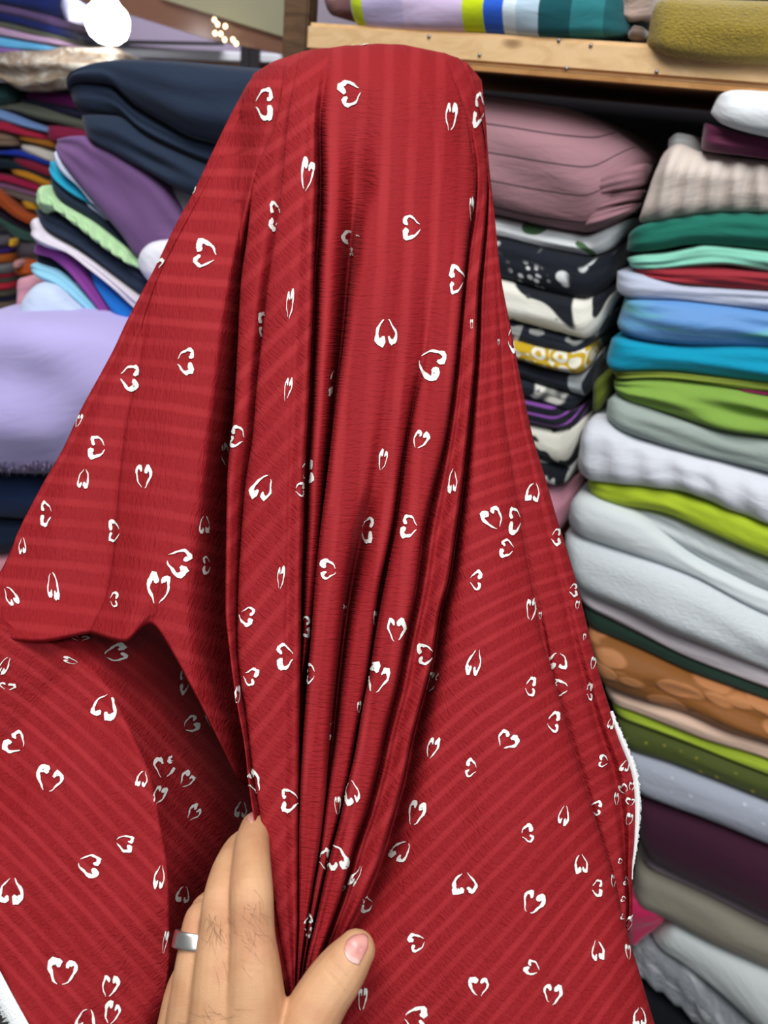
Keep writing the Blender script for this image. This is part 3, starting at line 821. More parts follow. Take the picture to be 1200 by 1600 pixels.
# dark stand legs
for px in (383, 398):
    a, b = MID.sz(px, 50, .1), (MID.sz(px - 4, 130, .1)[0], 0.0)
    o = prism_sz('stand_leg', MID, [(b[0] - .012, b[1]), (b[0] + .012, b[1]), (a[0] + .012, a[1]), (a[0] - .012, a[1])], plain('stand_dark', '#2a2630', .5), .03, .1)
    tag(o, 'dark metal stand leg before the white counter, ' + ('left' if px == 383 else 'right') + ' of the two', 'stand leg', 'dark stand legs')

# ------------------------------------------------------------------ the red cloth
# fold lines of the drape: (x, y) down each fold, with its depth in cm (+ away from the viewer)
C = []


def fold(name, xy, dz, sub=8):
    C.append((name, xy, dz, sub))


W0 = [(384, 136), (360, 180), (326, 250), (302, 301), (275, 350), (247, 408), (220, 460), (197, 505), (180, 542), (160, 580), (130, 635), (100, 700), (65, 762), (31, 830), (11, 880), (-6, 910), (-50, 990)]
A1 = [(450, 88), (432, 190), (397, 280), (386, 376), (376, 450), (371, 550), (365, 650), (355, 750), (353, 850), (352, 950), (357, 1000), (363, 1050), (370, 1095), (380, 1150), (390, 1240), (402, 1303), (412, 1355), (423, 1415), (433, 1478), (444, 1527), (453, 1572), (458, 1640)]
B1 = [(470, 81), (451, 180), (440, 290), (432, 357), (419, 450), (413, 508), (403, 603), (397, 680), (386, 757), (380, 833), (375, 929), (374, 1000), (378, 1060), (386, 1110), (396, 1200), (410, 1290), (420, 1355), (430, 1415), (440, 1478), (449, 1527), (455, 1572), (459, 1640)]
C2 = [(505, 75), (491, 200), (492, 280), (490, 350), (488, 433), (487, 480), (484, 546), (480, 642), (474, 749), (472, 833), (470, 900), (468, 1053), (466, 1207), (465, 1322), (465, 1437), (463, 1498), (461, 1560), (463, 1640)]
D2 = [(540, 71), (530, 200), (530, 300), (525, 433), (520, 520), (516, 576), (511, 650), (505, 718), (501, 776), (495, 872), (489, 944), (480, 1020), (471, 1072), (468, 1207), (467, 1322), (466, 1437), (464, 1498), (462, 1560), (464, 1640)]
E1 = [(565, 70), (585, 200), (585, 295), (570, 341), (560, 414), (553, 450), (539, 546), (528, 622), (518, 699), (511, 757), (501, 833), (493, 910), (488, 977), (480, 1072), (473, 1168), (469, 1245), (467, 1322), (467, 1437), (465, 1498), (463, 1560), (465, 1640)]
E2 = [(590, 68), (620, 200), (620, 300), (612, 414), (600, 546), (585, 650), (568, 757), (550, 833), (540, 890), (532, 957), (524, 1034), (518, 1092), (512, 1168), (507, 1245), (501, 1302), (486, 1398), (474, 1475), (468, 1530), (466, 1580), (468, 1640)]
P1 = [(610, 69), (645, 200), (645, 300), (638, 414), (625, 546), (612, 650), (598, 757), (580, 833), (565, 900), (557, 938), (547, 996), (537, 1072), (528, 1149), (518, 1207), (509, 1264), (499, 1341), (489, 1398), (477, 1475), (470, 1530), (468, 1580), (470, 1640)]
P2 = [(620, 69), (665, 200), (668, 300), (662, 414), (652, 546), (640, 620), (633, 665), (622, 737), (613, 806), (601, 870), (591, 915), (583, 977), (574, 1046), (566, 1092), (555, 1149), (545, 1207), (532, 1264), (512, 1341), (492, 1430), (479, 1490), (472, 1540), (471, 1580), (473, 1640)]
F1 = [(632, 70), (685, 200), (690, 300), (686, 414), (672, 546), (655, 620), (645, 665), (634, 737), (625, 806), (612, 870), (603, 915), (588, 996), (579, 1053), (569, 1099), (556, 1176), (544, 1226), (530, 1290), (516, 1341), (495, 1437), (481, 1494), (474, 1540), (473, 1580), (475, 1640)]
F2 = [(690, 82), (730, 200), (740, 300), (731, 357), (723, 433), (716, 500), (710, 561), (693, 680), (673, 764), (658, 833), (647, 919), (631, 996), (616, 1072), (601, 1130), (589, 1188), (570, 1264), (551, 1322), (530, 1400), (510, 1460), (490, 1530), (485, 1580), (485, 1640)]
G1 = [(715, 90), (745, 200), (754, 300), (745, 357), (735, 433), (728, 520), (722, 600), (712, 680), (698, 764), (685, 833), (672, 919), (655, 996), (641, 1072), (625, 1130), (612, 1188), (592, 1264), (572, 1322), (548, 1400), (525, 1460), (500, 1530), (493, 1580), (493, 1640)]
H0 = [(724, 96), (751, 200), (760, 280), (752, 395), (746, 450), (742, 546), (735, 622), (727, 699), (718, 776), (708, 845), (700, 900), (685, 957), (673, 1034), (658, 1092), (643, 1149), (627, 1226), (616, 1264), (593, 1341), (570, 1398), (545, 1448), (520, 1510), (505, 1580), (500, 1640)]
J = [(742, 112), (759, 200), (767, 300), (776, 400), (781, 500), (787, 640), (795, 700), (806, 770), (818, 850), (832, 924), (846, 1000), (860, 1047), (877, 1104), (897, 1178), (911, 1226), (932, 1292), (954, 1365), (967, 1420), (980, 1470), (995, 1520), (1015, 1590), (1040, 1670)]
K2 = [(752, 125), (758, 180), (764, 260), (773, 341), (781, 422), (792, 483), (800, 520), (815, 600), (832, 680), (850, 740), (870, 810), (886, 860), (903, 920), (920, 990), (938, 1060), (955, 1115), (966, 1150), (982, 1190), (993, 1230), (995, 1270), (994, 1310), (990, 1345), (988, 1380), (988, 1420), (986, 1445), (976, 1470)]


def sh(xy, dx, dy=0):
    return [(x + dx, y + dy) for x, y in xy]


def between(a, b, f):
    """fold line lying a fraction f of the way from a to b"""
    ya, yb = np.array([p[1] for p in a]), np.array([p[1] for p in b])
    fa, fb = pchip(ya, [p[0] for p in a]), pchip(yb, [p[0] for p in b])
    y0, y1 = ya[0] * (1 - f) + yb[0] * f, ya[-1] * (1 - f) + yb[-1] * f
    out = []
    for r in np.linspace(0, 1, 26):
        qa, qb = ya[0] + (ya[-1] - ya[0]) * r, yb[0] + (yb[-1] - yb[0]) * r
        out.append((float(fa(qa) * (1 - f) + fb(qb) * f), y0 + (y1 - y0) * r))
    return out


W1 = [(398, 114), (370, 200), (330, 290), (290, 370), (250, 454), (229, 555), (203, 670), (190, 770), (182, 860), (170, 930), (146, 985)]
W2 = [(425, 97), (405, 200), (380, 300), (350, 400), (330, 500), (315, 600), (300, 700), (285, 800), (268, 900), (250, 960), (240, 972)]
W2b = [(432, 94), (415, 200), (392, 290), (366, 400), (349, 500), (337, 600), (325, 700), (314, 800), (304, 900), (300, 990), (305, 1080)]
W3 = [(440, 91), (424, 200), (401, 282), (381, 370), (367, 450), (358, 550), (348, 650), (336, 750), (329, 850), (328, 950), (334, 1050), (354, 1130), (368, 1205)]
V1 = [(445, 90), (431, 200), (406, 282), (392, 374), (384, 450), (379, 550), (373, 650), (364, 750), (362, 850), (361, 950), (367, 1020), (375, 1090), (385, 1160), (398, 1240), (404, 1270)]

fold('wl2', sh(W0, 70, 10), [(136, 5)], 4)
fold('wl1', sh(W0, 9, 2), [(136, 1.6), (985, 3.2)], 4)
fold('W0', W0, [(136, 0), (400, 2.2), (700, 3.2), (985, 2.0)], 14)
W0b = [(391, 125), (364, 190), (330, 265), (290, 345), (250, 425), (212, 520), (170, 610), (132, 700), (100, 790), (82, 870), (66, 950), (60, 998)]
fold('W0b', W0b, [(120, 0), (400, 1.2), (700, 1.9), (850, 1.7), (920, 1.5), (975, .4), (998, .0)], 14)
fold('W1a', [(x - (12 if y > 300 else 7 if y > 250 else 4 if y > 150 else 3), y + (3 if y < 150 else 0)) for x, y in W1], [(113, 0), (400, 1.3), (700, 2.1), (900, 1.9), (985, .9)], 8)
fold('W1', W1, [(113, 0), (400, 1.0), (700, 1.5), (900, 1.3), (985, .6)], 14)
W1b = [(412, 105), (388, 200), (356, 295), (322, 385), (292, 477), (274, 580), (250, 690), (236, 785), (222, 880), (206, 960), (196, 997)]
fold('W1b', W1b, [(105, 0), (400, .3), (700, .35), (880, .2), (940, -.6), (997, -.9)], 14)
fold('W2', W2, [(97, 0), (400, .1), (700, .0), (900, -.1), (972, -.2)], 12)
fold('W2b', W2b, [(94, 0), (300, .1), (500, .4), (800, .6), (1080, .5)], 10)
fold('W3', W3, [(91, 0), (300, .7), (450, 1.9), (800, 3.6), (1205, 3.4)], 8)
fold('V1', V1, [(90, 0), (200, .4), (300, 2.2), (450, 5.5), (800, 9.0), (1205, 8)], 8)
fold('A1', A1, [(88, 0), (200, -.1), (300, .1), (600, .1), (1000, -.1), (1500, -.6)], 6)
fold('A1b', between(A1, B1, .6), [(85, 0), (300, .1), (600, .1), (1000, -.1), (1500, -.6)], 6)
fold('A2', sh(B1, 2), [(80, 0), (300, .5), (600, 1.1), (1000, .9), (1200, .2), (1500, -.5)], 5)
fold('B1', B1, [(80, 0), (300, -.4), (600, -.6), (1000, -.6), (1300, -.8)], 10)
CM = [(490, 77), (470, 180), (462, 300), (451, 450), (443, 680), (438, 833), (436, 938), (430, 1130), (430, 1283), (434, 1398), (445, 1478), (453, 1530), (457, 1572), (461, 1640)]
fold('Cm', CM, [(77, 0), (300, -.55), (600, -.95), (1000, -1.0), (1300, -1.0)], 8)
fold('Cn', between(CM, C2, .4), [(77, 0), (300, -.45), (600, -.75), (1000, -.9), (1300, -1.0)], 8)
fold('C2', C2, [(75, 0), (200, -.2), (400, -.5), (800, -.6), (1300, -.8)], 6)
VC = [(x + (9 if y < 380 else 4 if y < 900 else 2), y) for x, y in C2]
fold('VC', VC, [(75, 0), (150, .3), (250, 1.6), (400, 3.0), (900, 3.2), (1400, 2.5)], 6)
fold('D1', between(VC, D2, .3), [(73, 0), (250, .3), (500, .2), (900, .5), (1100, 1.6), (1400, 2)], 7)
fold('D2', D2, [(71, 0), (250, .3), (500, .5), (900, .9), (1100, 2.0), (1400, 2)], 6)
VD = [(550, 71), (556, 200), (554, 300), (543, 433), (533, 546), (524, 622), (517, 699), (510, 757), (501, 833), (494, 910), (489, 977), (481, 1072), (474, 1168), (470, 1245), (468, 1322), (468, 1437), (466, 1498), (464, 1560), (465, 1640)]
fold('VD', VD, [(71, 0), (200, .3), (300, 1.0), (500, 2.8), (900, 3.2), (1300, 2.5)], 6)
fold('E1', E1, [(70, 0), (200, .0), (300, -.1), (450, -.5), (900, -.7), (1300, -.7)], 8)
fold('Em', between(E1, E2, .45), [(69, 0), (200, -.2), (300, -.5), (450, -.9), (900, -1.15), (1300, -1.1)], 8)
fold('E2', E2, [(68, 0), (300, -.6), (600, -1.0), (800, -.7), (1000, -.6), (1300, -.7)], 6)
VE = between(E2, P1, .5)
fold('VE', VE, [(68, 0), (300, -.6), (600, -.8), (750, -.1), (850, 1.2), (950, 2.4), (1300, 2.2)], 6)
fold('P1', P1, [(69, 0), (300, -.6), (600, -.7), (800, .1), (900, .4), (1000, .1), (1300, .0)], 7)
fold('Pm', between(P1, P2, .5), [(69, 0), (300, -.6), (600, -.7), (800, -.2), (1000, -.4), (1300, -.4)], 7)
fold('P2', P2, [(69, 0), (300, -.6), (550, -.4), (650, -.1), (900, .1), (1100, .1), (1300, .1)], 6)
VF = between(P2, F1, .55)
fold('VF', VF, [(70, 0), (300, -.6), (550, -.1), (650, .8), (800, 1.5), (950, 2.4), (1300, 2.2)], 6)
fold('F1', F1, [(70, 0), (300, -.7), (550, -.5), (650, -.2), (900, -.5), (1000, -.8), (1400, -1)], 8)
fold('Fm', between(F1, F2, .5), [(76, 0), (300, -.7), (550, -.9), (900, -1.1), (1000, -1.25), (1400, -1.2)], 10)
fold('F2', F2, [(82, 0), (200, -.1), (300, -.3), (450, -.6), (900, -.9), (1400, -1)], 6)
fold('VG', sh(F2, 3), [(82, 0), (200, .3), (300, .8), (450, 1.5), (900, 1.0), (1300, .6)], 6)
fold('Gl', between(F2, G1, .6), [(88, 0), (300, .3), (450, .5), (900, .0), (1400, -.2)], 6)
fold('G1', G1, [(90, 0), (300, .2), (450, .4), (900, .2), (1400, 0)], 6)
fold('Gr', between(G1, H0, .6), [(94, 0), (300, .1), (450, .1), (900, -.3), (1400, -.3)], 6)
fold('H0', H0, [(96, 0), (300, .2), (450, .3), (900, 0.0), (1400, .0)], 6)
VH = sh(H0, 4)
fold('VH', VH, [(96, 0), (200, .4), (300, 1.0), (450, 2.4), (900, 2.4), (1300, 1.5), (1500, .6), (1640, .2)], 6)
fold('H1', between(VH, J, .10), [(98, 0), (300, .6), (450, 1.2), (900, .7), (1300, .3), (1640, .0)], 10)
fold('Ha', between(VH, J, .32), [(102, 0), (300, .5), (450, .9), (700, .5), (900, .0), (1200, -.4), (1640, -.9)], 16)
fold('Hb', between(VH, J, .55), [(106, 0), (300, .5), (450, 1.0), (700, .6), (900, .0), (1200, -.7), (1640, -1.6)], 16)
fold('Hc', between(VH, J, .8), [(110, 0), (300, .6), (450, 1.2), (700, 1.0), (900, .6), (1200, -.1), (1640, -.9)], 14)
fold('J', J, [(112, 0), (300, .7), (450, 1.6), (700, 1.7), (900, 1.6), (1200, 1.2), (1500, .9)], 6)
fold('VJ', sh(J, -3, 0), [(112, 0.2), (300, .8), (600, 1.9), (900, 3.2), (1200, 4.5), (1500, 5)], 6)
Jx = [(x, y) for x, y in J if y < 1471]
fold('Ka', between(Jx, K2, .15), [(115, 0.2), (300, .9), (600, 2.0), (900, 3.2), (1200, 4.4), (1500, 5)], 8)
fold('Kb', between(Jx, K2, .5), [(118, 0.2), (300, .9), (600, 2.3), (900, 3.6), (1200, 4.6), (1500, 5)], 6)
fold('Kc', between(Jx, K2, .66), [(118, 0.2), (300, 1.0), (600, 2.5), (900, 4.0), (1200, 5.3), (1500, 5.6)], 6)
fold('Kd', between(Jx, K2, .82), [(118, 0.2), (300, 1.0), (600, 2.6), (900, 4.0), (1200, 4.8), (1500, 5)], 6)
fold('K2', K2, [(125, 0), (300, 1.0), (600, 3.4), (900, 5.0), (1200, 5.4), (1500, 5.5)], 4)
fold('kw', [(x - (7 if y < 1110 else 2), y) for x, y in K2], [(125, 1.8), (1100, 7), (1300, 5.8)], 4)
fold('kw2', [(x - (60 if y < 1110 else 20), y) for x, y in K2], [(125, 4.5), (1100, 10), (1300, 8)], 2)

NR = 380
rr = np.linspace(0, 1, NR) ** 1.0
cols = []
for nm, xy, dz, sub in C:
    ys = np.array([p[1] for p in xy], float)
    xs = np.array([p[0] for p in xy], float)
    y = ys[0] + (ys[-1] - ys[0]) * rr
    x = pchip(ys, xs)(y)
    d = pchip([p[0] for p in dz], [p[1] for p in dz])(y)
    if nm in ('VC', 'VD', 'VE', 'VF', 'VG', 'VH', 'A2'):
        d = d + .75 * np.clip(d, 0, 9)
    h = y - ys[0]
    # rounding over the crest
    crest = np.where(h < 80, 4.2 * (1 - np.sqrt(np.clip(1 - (1 - h / 80.0) ** 2, 0, 1))), 0)
    # rounding of the form under the cloth, fading out downwards
    u = np.clip(np.abs((x - 568) / 196.0), 0, .985)
    fade = np.interp(y, [0, 220, 450, 800, 1000], [1, 1, .55, .15, 0])
    body = 6.0 * (1 - np.sqrt(1 - u ** 2)) * fade
    cols.append(np.c_[x, y, d + crest + body])
cols = np.array(cols)                        # (M, NR, 3)


def catmull(P, subs, tens=0.42):
    out = []
    M = len(P)
    for i in range(M - 1):
        p0, p1, p2, p3 = P[max(i - 1, 0)], P[i], P[i + 1], P[min(i + 2, M - 1)]
        m1, m2 = tens * (p2 - p0), tens * (p3 - p1)
        for k in range(subs[i]):
            t = k / subs[i]
            out.append((2 * t ** 3 - 3 * t ** 2 + 1) * p1 + (t ** 3 - 2 * t ** 2 + t) * m1
                       + (-2 * t ** 3 + 3 * t ** 2) * p2 + (t ** 3 - t ** 2) * m2)
    out.append(P[-1])
    return np.array(out)


G = catmull(cols, [c[3] for c in C])         # (N, NR, 3): x, y, depth offset in cm
# cloth going over the crest and down behind; hem of the wing curling under
pre = []
for k in range(10, 0, -1):
    q = G[:, :1, :].copy()
    q[:, :, 1] += (k - 1) ** 2 * 3.2
    q[:, :, 2] += 1.3 * k + .16 * min(k, 6) ** 2
    pre.append(q)
post_ = []
for k in range(1, 7):
    q = G[:, -1:, :].copy()
    a = k / 6.0 * math.pi * .75
    q[:, :, 1] += 10 * math.sin(a) - 12 * (k / 6) ** 2
    q[:, :, 2] += 1.5 * (1 - math.cos(a)) + .8 * (k / 6) ** 2
    post_.append(q)
G = np.concatenate(pre + [G] + post_, axis=1)
# light rumpling of the cloth
N, NRR = G.shape[:2]


def zbase(y):
    return np.interp(y, [60, 1500, 1700], [.520, .372, .352])


def pix_to_world(x, y, zc):
    r = (np.array(CF)[None] + np.array(CR)[None] * ((x - 600) / FPX)[:, None] - np.array(CU)[None] * ((y - 800) / FPX)[:, None])
    return np.array(CAM)[None] + r * zc[:, None]


# weave direction field -> cloth coordinates (a across the stripes, b along them)
ZONES = [
    ('A1', 0.7, [(200, 700, 97), (100, 900, 94), (260, 450, 96), (300, 850, 108), (330, 1000, 112), (330, 650, 100), (390, 200, 88), (180, 600, 96), (320, 330, 92)]),
    ('VC', 0.8, [(440, 160, 62), (450, 300, 48), (420, 600, 42), (410, 800, 40), (420, 1000, 40), (420, 1300, 34), (445, 1500, 30)]),
    ('VG', 0.62, [(560, 150, 2), (640, 150, -2), (700, 200, 4), (600, 400, 0), (690, 420, 6), (560, 700, 0), (690, 700, 10), (640, 1000, 12), (530, 1100, 0), (590, 1200, 14), (480, 1350, 2), (500, 600, 6)]),
    ('VH', 0.8, [(740, 300, 40), (735, 500, 40), (700, 800, 40), (660, 1000, 40), (600, 1250, 38), (540, 1430, 34)]),
    (None, 1.0, [(680, 1150, 45), (700, 1400, 48), (650, 1500, 46), (760, 1250, 46), (850, 1400, 34), (950, 1500, 20), (900, 1250, 36), (800, 1100, 52), (780, 900, 64), (800, 650, 80), (770, 450, 72), (850, 800, 78), (880, 950, 76), (950, 1200, 66), (750, 1560, 40), (900, 1600, 24)])]
gx, gy = np.meshgrid(np.arange(-120, 1121, 20.0), np.arange(0, 1741, 20.0))


def field(samples):
    wsum = np.zeros_like(gx)
    cs = np.zeros_like(gx)
    sn = np.zeros_like(gx)
    for x, y, t in samples:
        w = 1.0 / (((gx - x) ** 2 + (gy - y) ** 2) + 2000.0) ** 1.2
        wsum += w
        cs += w * math.cos(math.radians(t))
        sn += w * math.sin(math.radians(t))
    return np.arctan2(sn, cs)


def solve(px_, py_):
    f = np.zeros_like(gx)
    hx = 20.0 * (px_[:, 1:] + px_[:, :-1]) / 2
    hy = 20.0 * (py_[1:] + py_[:-1]) / 2
    f = np.cumsum(np.c_[np.zeros(len(gx)), hx], axis=1)
    f += (np.cumsum(np.r_[[0], hy.mean(axis=1)]) - f.mean(axis=1) + f.mean())[:, None] * 1.0
    for it in range(700):
        s = np.zeros_like(f)
        n = np.zeros_like(f)
        s[:, 1:] += f[:, :-1] + hx
        n[:, 1:] += 1
        s[:, :-1] += f[:, 1:] - hx
        n[:, :-1] += 1
        s[1:] += f[:-1] + hy
        n[1:] += 1
        s[:-1] += f[1:] - hy
        n[:-1] += 1
        f = .3 * f + .7 * s / n
    return f




def samp(f, x, y):
    i = np.clip((x + 120) / 20.0, 0, gx.shape[1] - 1.001)
    j = np.clip(y / 20.0, 0, gx.shape[0] - 1.001)
    i0, j0 = i.astype(int), j.astype(int)
    u, v = i - i0, j - j0
    return (f[j0, i0] * (1 - u) * (1 - v) + f[j0, i0 + 1] * u * (1 - v) + f[j0 + 1, i0] * (1 - u) * v + f[j0 + 1, i0 + 1] * u * v)


def grid_faces(n, m, base=0, flip=False):
    i, j = np.meshgrid(np.arange(n - 1), np.arange(m - 1), indexing='ij')
    a = (base + i * m + j).ravel()
    q = np.c_[a, a + 1, a + m + 1, a + m]
    return q[:, ::-1] if flip else q


def rumple(x, y, amp, fx=0.012, fy=0.006, sd=0.0):
    return np.array([noise.noise(Vector((a * fx + sd, b * fy, 0.7))) for a, b in zip(x, y)]) * amp


X1, Y1, D1_ = G[:, :, 0].ravel(), G[:, :, 1].ravel(), G[:, :, 2].ravel()
D1_ = D1_ + rumple(X1, Y1, .16) + rumple(X1, Y1, .07, .035, .02, 5.0)
Z1 = zbase(Y1) + D1_ * .01
V1w = pix_to_world(X1, Y1, Z1)
first = np.r_[0, np.cumsum([c[3] for c in C])]        # first fine column of every fold line
names_ = [c[0] for c in C]
colidx = np.repeat(np.arange(N), NRR)
F1q = grid_faces(N, NRR)
LUV1 = np.zeros((len(F1q), 4, 2))
fcol = np.repeat(np.arange(N - 1), NRR - 1)
lo_ = 0
for end, gain, smp in ZONES:
    hi_c = first[names_.index(end)] if end else N
    th_ = field(smp)
    m_ = (fcol >= lo_) & (fcol < hi_c)
    vi = F1q[m_]
    LUV1[m_, :, 0] = samp(solve(np.cos(th_), np.sin(th_)), X1[vi], Y1[vi]) / 100.0 * gain
    LUV1[m_, :, 1] = samp(solve(np.sin(th_), -np.cos(th_)), X1[vi], Y1[vi]) / 100.0
    lo_ = hi_c

# lower left part of the cloth, coming forward over the arm
RID = [(-110, 935), (-60, 952), (0, 975), (50, 994), (100, 1015), (130, 1036), (160, 1065), (178, 1095), (206, 1152), (227, 1197), (241, 1250), (250, 1302), (258, 1347), (262, 1415), (263, 1490), (259, 1540), (240, 1610), (215, 1680)]
QQ = [(-110, 915), (-40, 930), (60, 950), (150, 965), (230, 952), (300, 970), (350, 1020), (380, 1090), (405, 1180), (420, 1230), (425, 1270), (425, 1310), (420, 1355), (405, 1430), (390, 1500), (370, 1560), (350, 1640), (330, 1700)]
SS = [(-170, 1000), (-165, 1080), (-158, 1160), (-150, 1230), (-135, 1270), (-120, 1310), (-100, 1350), (-80, 1385), (-50, 1436), (-25, 1482), (0, 1530), (15, 1558), (38, 1600), (60, 1640), (90, 1690), (120, 1700), (150, 1710), (180, 1720)]
NTt = 150
tt = np.linspace(0, 1, NTt)
kk = np.linspace(0, 1, len(RID))


def along(pts):
    p = np.array(pts, float)
    return np.c_[pchip(kk, p[:, 0])(tt), pchip(kk, p[:, 1])(tt)]


rid, qq, ss_ = along(RID), along(QQ), along(SS)
G2 = []
zr = np.interp(tt, [0, .12, .28, .38, .5, .75, 1], [.428, .430, .439, .434, .412, .388, .375])
for w in np.linspace(-1, 1, 111):                    # -1 far side, 0 ridge, 1 near edge
    if w < 0:
        f = -w
        p = rid + (qq - rid) * f
        # rounded over the ridge, then falling away
        z = zr + (.04 * f ** 2 + .13 * f) * np.interp(tt, [0, .12, .3, .5, 1], [.05, .35, .7, 1.0, 1.0])
    else:
        p = rid + (ss_ - rid) * w
        z = zr - .036 * w + .004 * w * (1 - w)
    G2.append(np.c_[p, z])
G2 = np.array(G2)
n2, m2 = G2.shape[:2]
X2, Y2, Z2 = G2[:, :, 0].ravel(), G2[:, :, 1].ravel(), G2[:, :, 2].ravel()
# soft diagonal waves in the panel
Z2 = Z2 + .0022 * np.sin((X2 * .8 + Y2 * .35) / 46.0 + 1.0) * np.clip((Y2 - 1000) / 200, 0, 1) + rumple(X2, Y2, .0030, .010, .008, 9.0) + rumple(X2, Y2, .0010, .04, .03, 3.0)
V2w = pix_to_world(X2, Y2, Z2)
th_ = field([(0, 1030, -65), (120, 1060, -56), (60, 1200, -43), (150, 1300, -40), (100, 1500, -37), (250, 1150, -40), (330, 1200, -45), (230, 1030, -55)])
UV2 = np.c_[samp(solve(np.cos(th_), np.sin(th_)), X2, Y2), samp(solve(np.sin(th_), -np.cos(th_)), X2, Y2)] / 100.0
F2q = grid_faces(n2, m2, len(V1w), True)

allv = np.r_[V1w, V2w]
allf = np.r_[F1q, F2q]
alluv = np.r_[LUV1.reshape(-1, 2), UV2[F2q - len(V1w)].reshape(-1, 2)]

g = NT('red_crinkle_crepe')
sepn = g.n('ShaderNodeSeparateXYZ')
uvn = g.n('ShaderNodeUVMap', uv_map='UVMap')
g.l(uvn.outputs[0], sepn.inputs[0])
wob = g.noise(g.uv(2.2, .9, 1), 1.0, 1.0)
ph = g.math('ADD', g.math('MULTIPLY', sepn.outputs[0], 2 * math.pi * 100 / 25.0), g.math('MULTIPLY', wob, 1.6))
st = g.math('MULTIPLY_ADD', g.math('SINE', ph), .5, .5)
irr = g.step(g.noise(g.uv(1.4, .35, 1, (3, 1, 0)), 1.0, 2.0), .3, .65)
stripe = g.math('MULTIPLY', g.step(st, .45, 1.0), g.math('MULTIPLY_ADD', irr, .55, .45))                        # 1 = flat smooth stripe, 0 = puckered stripe
crk = g.noise(g.uv(7.5, 21.0, 1), 1.0, 1.0, .5, .8)
crk2 = g.noise(g.uv(22.0, 46.0, 1), 1.0, 1.0, .5, .6)
puck = g.math('MULTIPLY', crk, g.math('MULTIPLY_ADD', stripe, -.6, 1.0))
hgt = g.math('ADD', puck, g.math('MULTIPLY', crk2, .35))
hgt = g.math('ADD', hgt, g.math('MULTIPLY', stripe, .12))
nrm = g.bump(hgt, .85, .0011)
grain = g.noise(g.uv(60, 60, 1), 1.0, 1.0)
nrm = g.bump(grain, .25, .0004, nrm)
ca, cb = lin('#80151b'), lin('#8e2126')
colr = g.mix(stripe, ca, cb)
cloth_mat = g.finish(colr, nrm, .75, .15, 0)

cloth = mesh_obj('printed_cloth', allv.tolist(), allf.tolist(), cloth_mat, None, alluv, loop_uv=True)
tag(cloth, 'red crinkled cloth with scattered white heart outlines, gathered by the hand', 'cloth')
org = Vector(cloth['_o'])
bvh = BVHTree.FromPolygons([Vector(v) for v in allv.tolist()], allf.tolist())


def hit(px, py):
    d = ray(px, py)
    ln = d.length
    p, nrm_, idx, dist = bvh.ray_cast(CAM, d / ln)
    if p is None:
        return None
    if nrm_.dot(d) > 0:
        nrm_ = -nrm_
    return p, nrm_, dist / ln


# frayed white selvage edges
white_fray = fabric('#e6e9ea', wscale=200, weave=.4)


def fray(name, inner, width, zoff, sd):
    """strip of fringe along a cloth edge, lying in the cloth's surface"""
    r = random.Random(sd)
    pts = resample(inner, 90)
    vs, fs, uv = [], [], []
    for i, (x, y) in enumerate(pts):
        t = i / 89.0
        a = pts[min(i + 1, 89)] - pts[max(i - 1, 0)]
        nx, ny = a[1], -a[0]
        l = math.hypot(nx, ny)
        nx, ny = nx / l, ny / l
        w = width(t)
        if isinstance(zoff, (int, float)):
            z = zbase(y) + zoff
        else:
            z = zoff(t)
        for f in (-.25, .3, .75, 1.0):
            ww = w * f * (1 if f < 1 else r.uniform(.8, 1.25))
            vs.append(at(x + nx * ww, y + ny * ww, float(z) - .0008 - .0022 * math.sin(max(f, 0) * math.pi)))
            uv.append((t * .3, f * .02))
    for i in range(89):
        for k in range(3):
            a = i * 4 + k
            fs.append((a, a + 4, a + 5, a + 1))
    base = len(vs)
    for k in range(170):                              # loose threads
        i = r.randrange(1, 88)
        o, inn = vs[i * 4 + 3], vs[i * 4 + 2]
        d = (o - inn)
        side = (vs[i * 4 + 7] - o).normalized() * .00025
        tip = o + d * r.uniform(.2, 1.0) + (vs[i * 4 + 7] - o).normalized() * r.uniform(-.0015, .0015)
        b = len(vs)
        vs += [inn - side, inn + side, tip, inn - CF * .0003]
        uv += [(0, 0)] * 4
        fs += [(b, b + 1, b + 2), (b + 1, b + 3, b + 2), (b + 3, b, b + 2)]
    return mesh_obj(name, vs, fs, white_fray, cloth, uv)


sv = [(953, 1112), (962, 1138), (974, 1168), (985, 1196), (992, 1226), (994, 1262), (993, 1296), (991, 1325), (988, 1352), (987, 1374)]
o = fray('selvage_fringe', sv, lambda t: 2 + 5.5 * math.sin(math.pi * min(1, .12 + t * .95)) ** .6, .0535, 3)
o['label'] = 'frayed white selvage edge at the right'
sl = [(-60, 1418), (-20, 1493), (0, 1530), (18, 1564), (38, 1600), (60, 1640)]
o = fray('selvage_fringe', sl[::-1], lambda t: 24, lambda t: float(np.interp(t, [0, 1], [.357, .372])), 8)
o['label'] = 'frayed white selvage edge at the lower left'

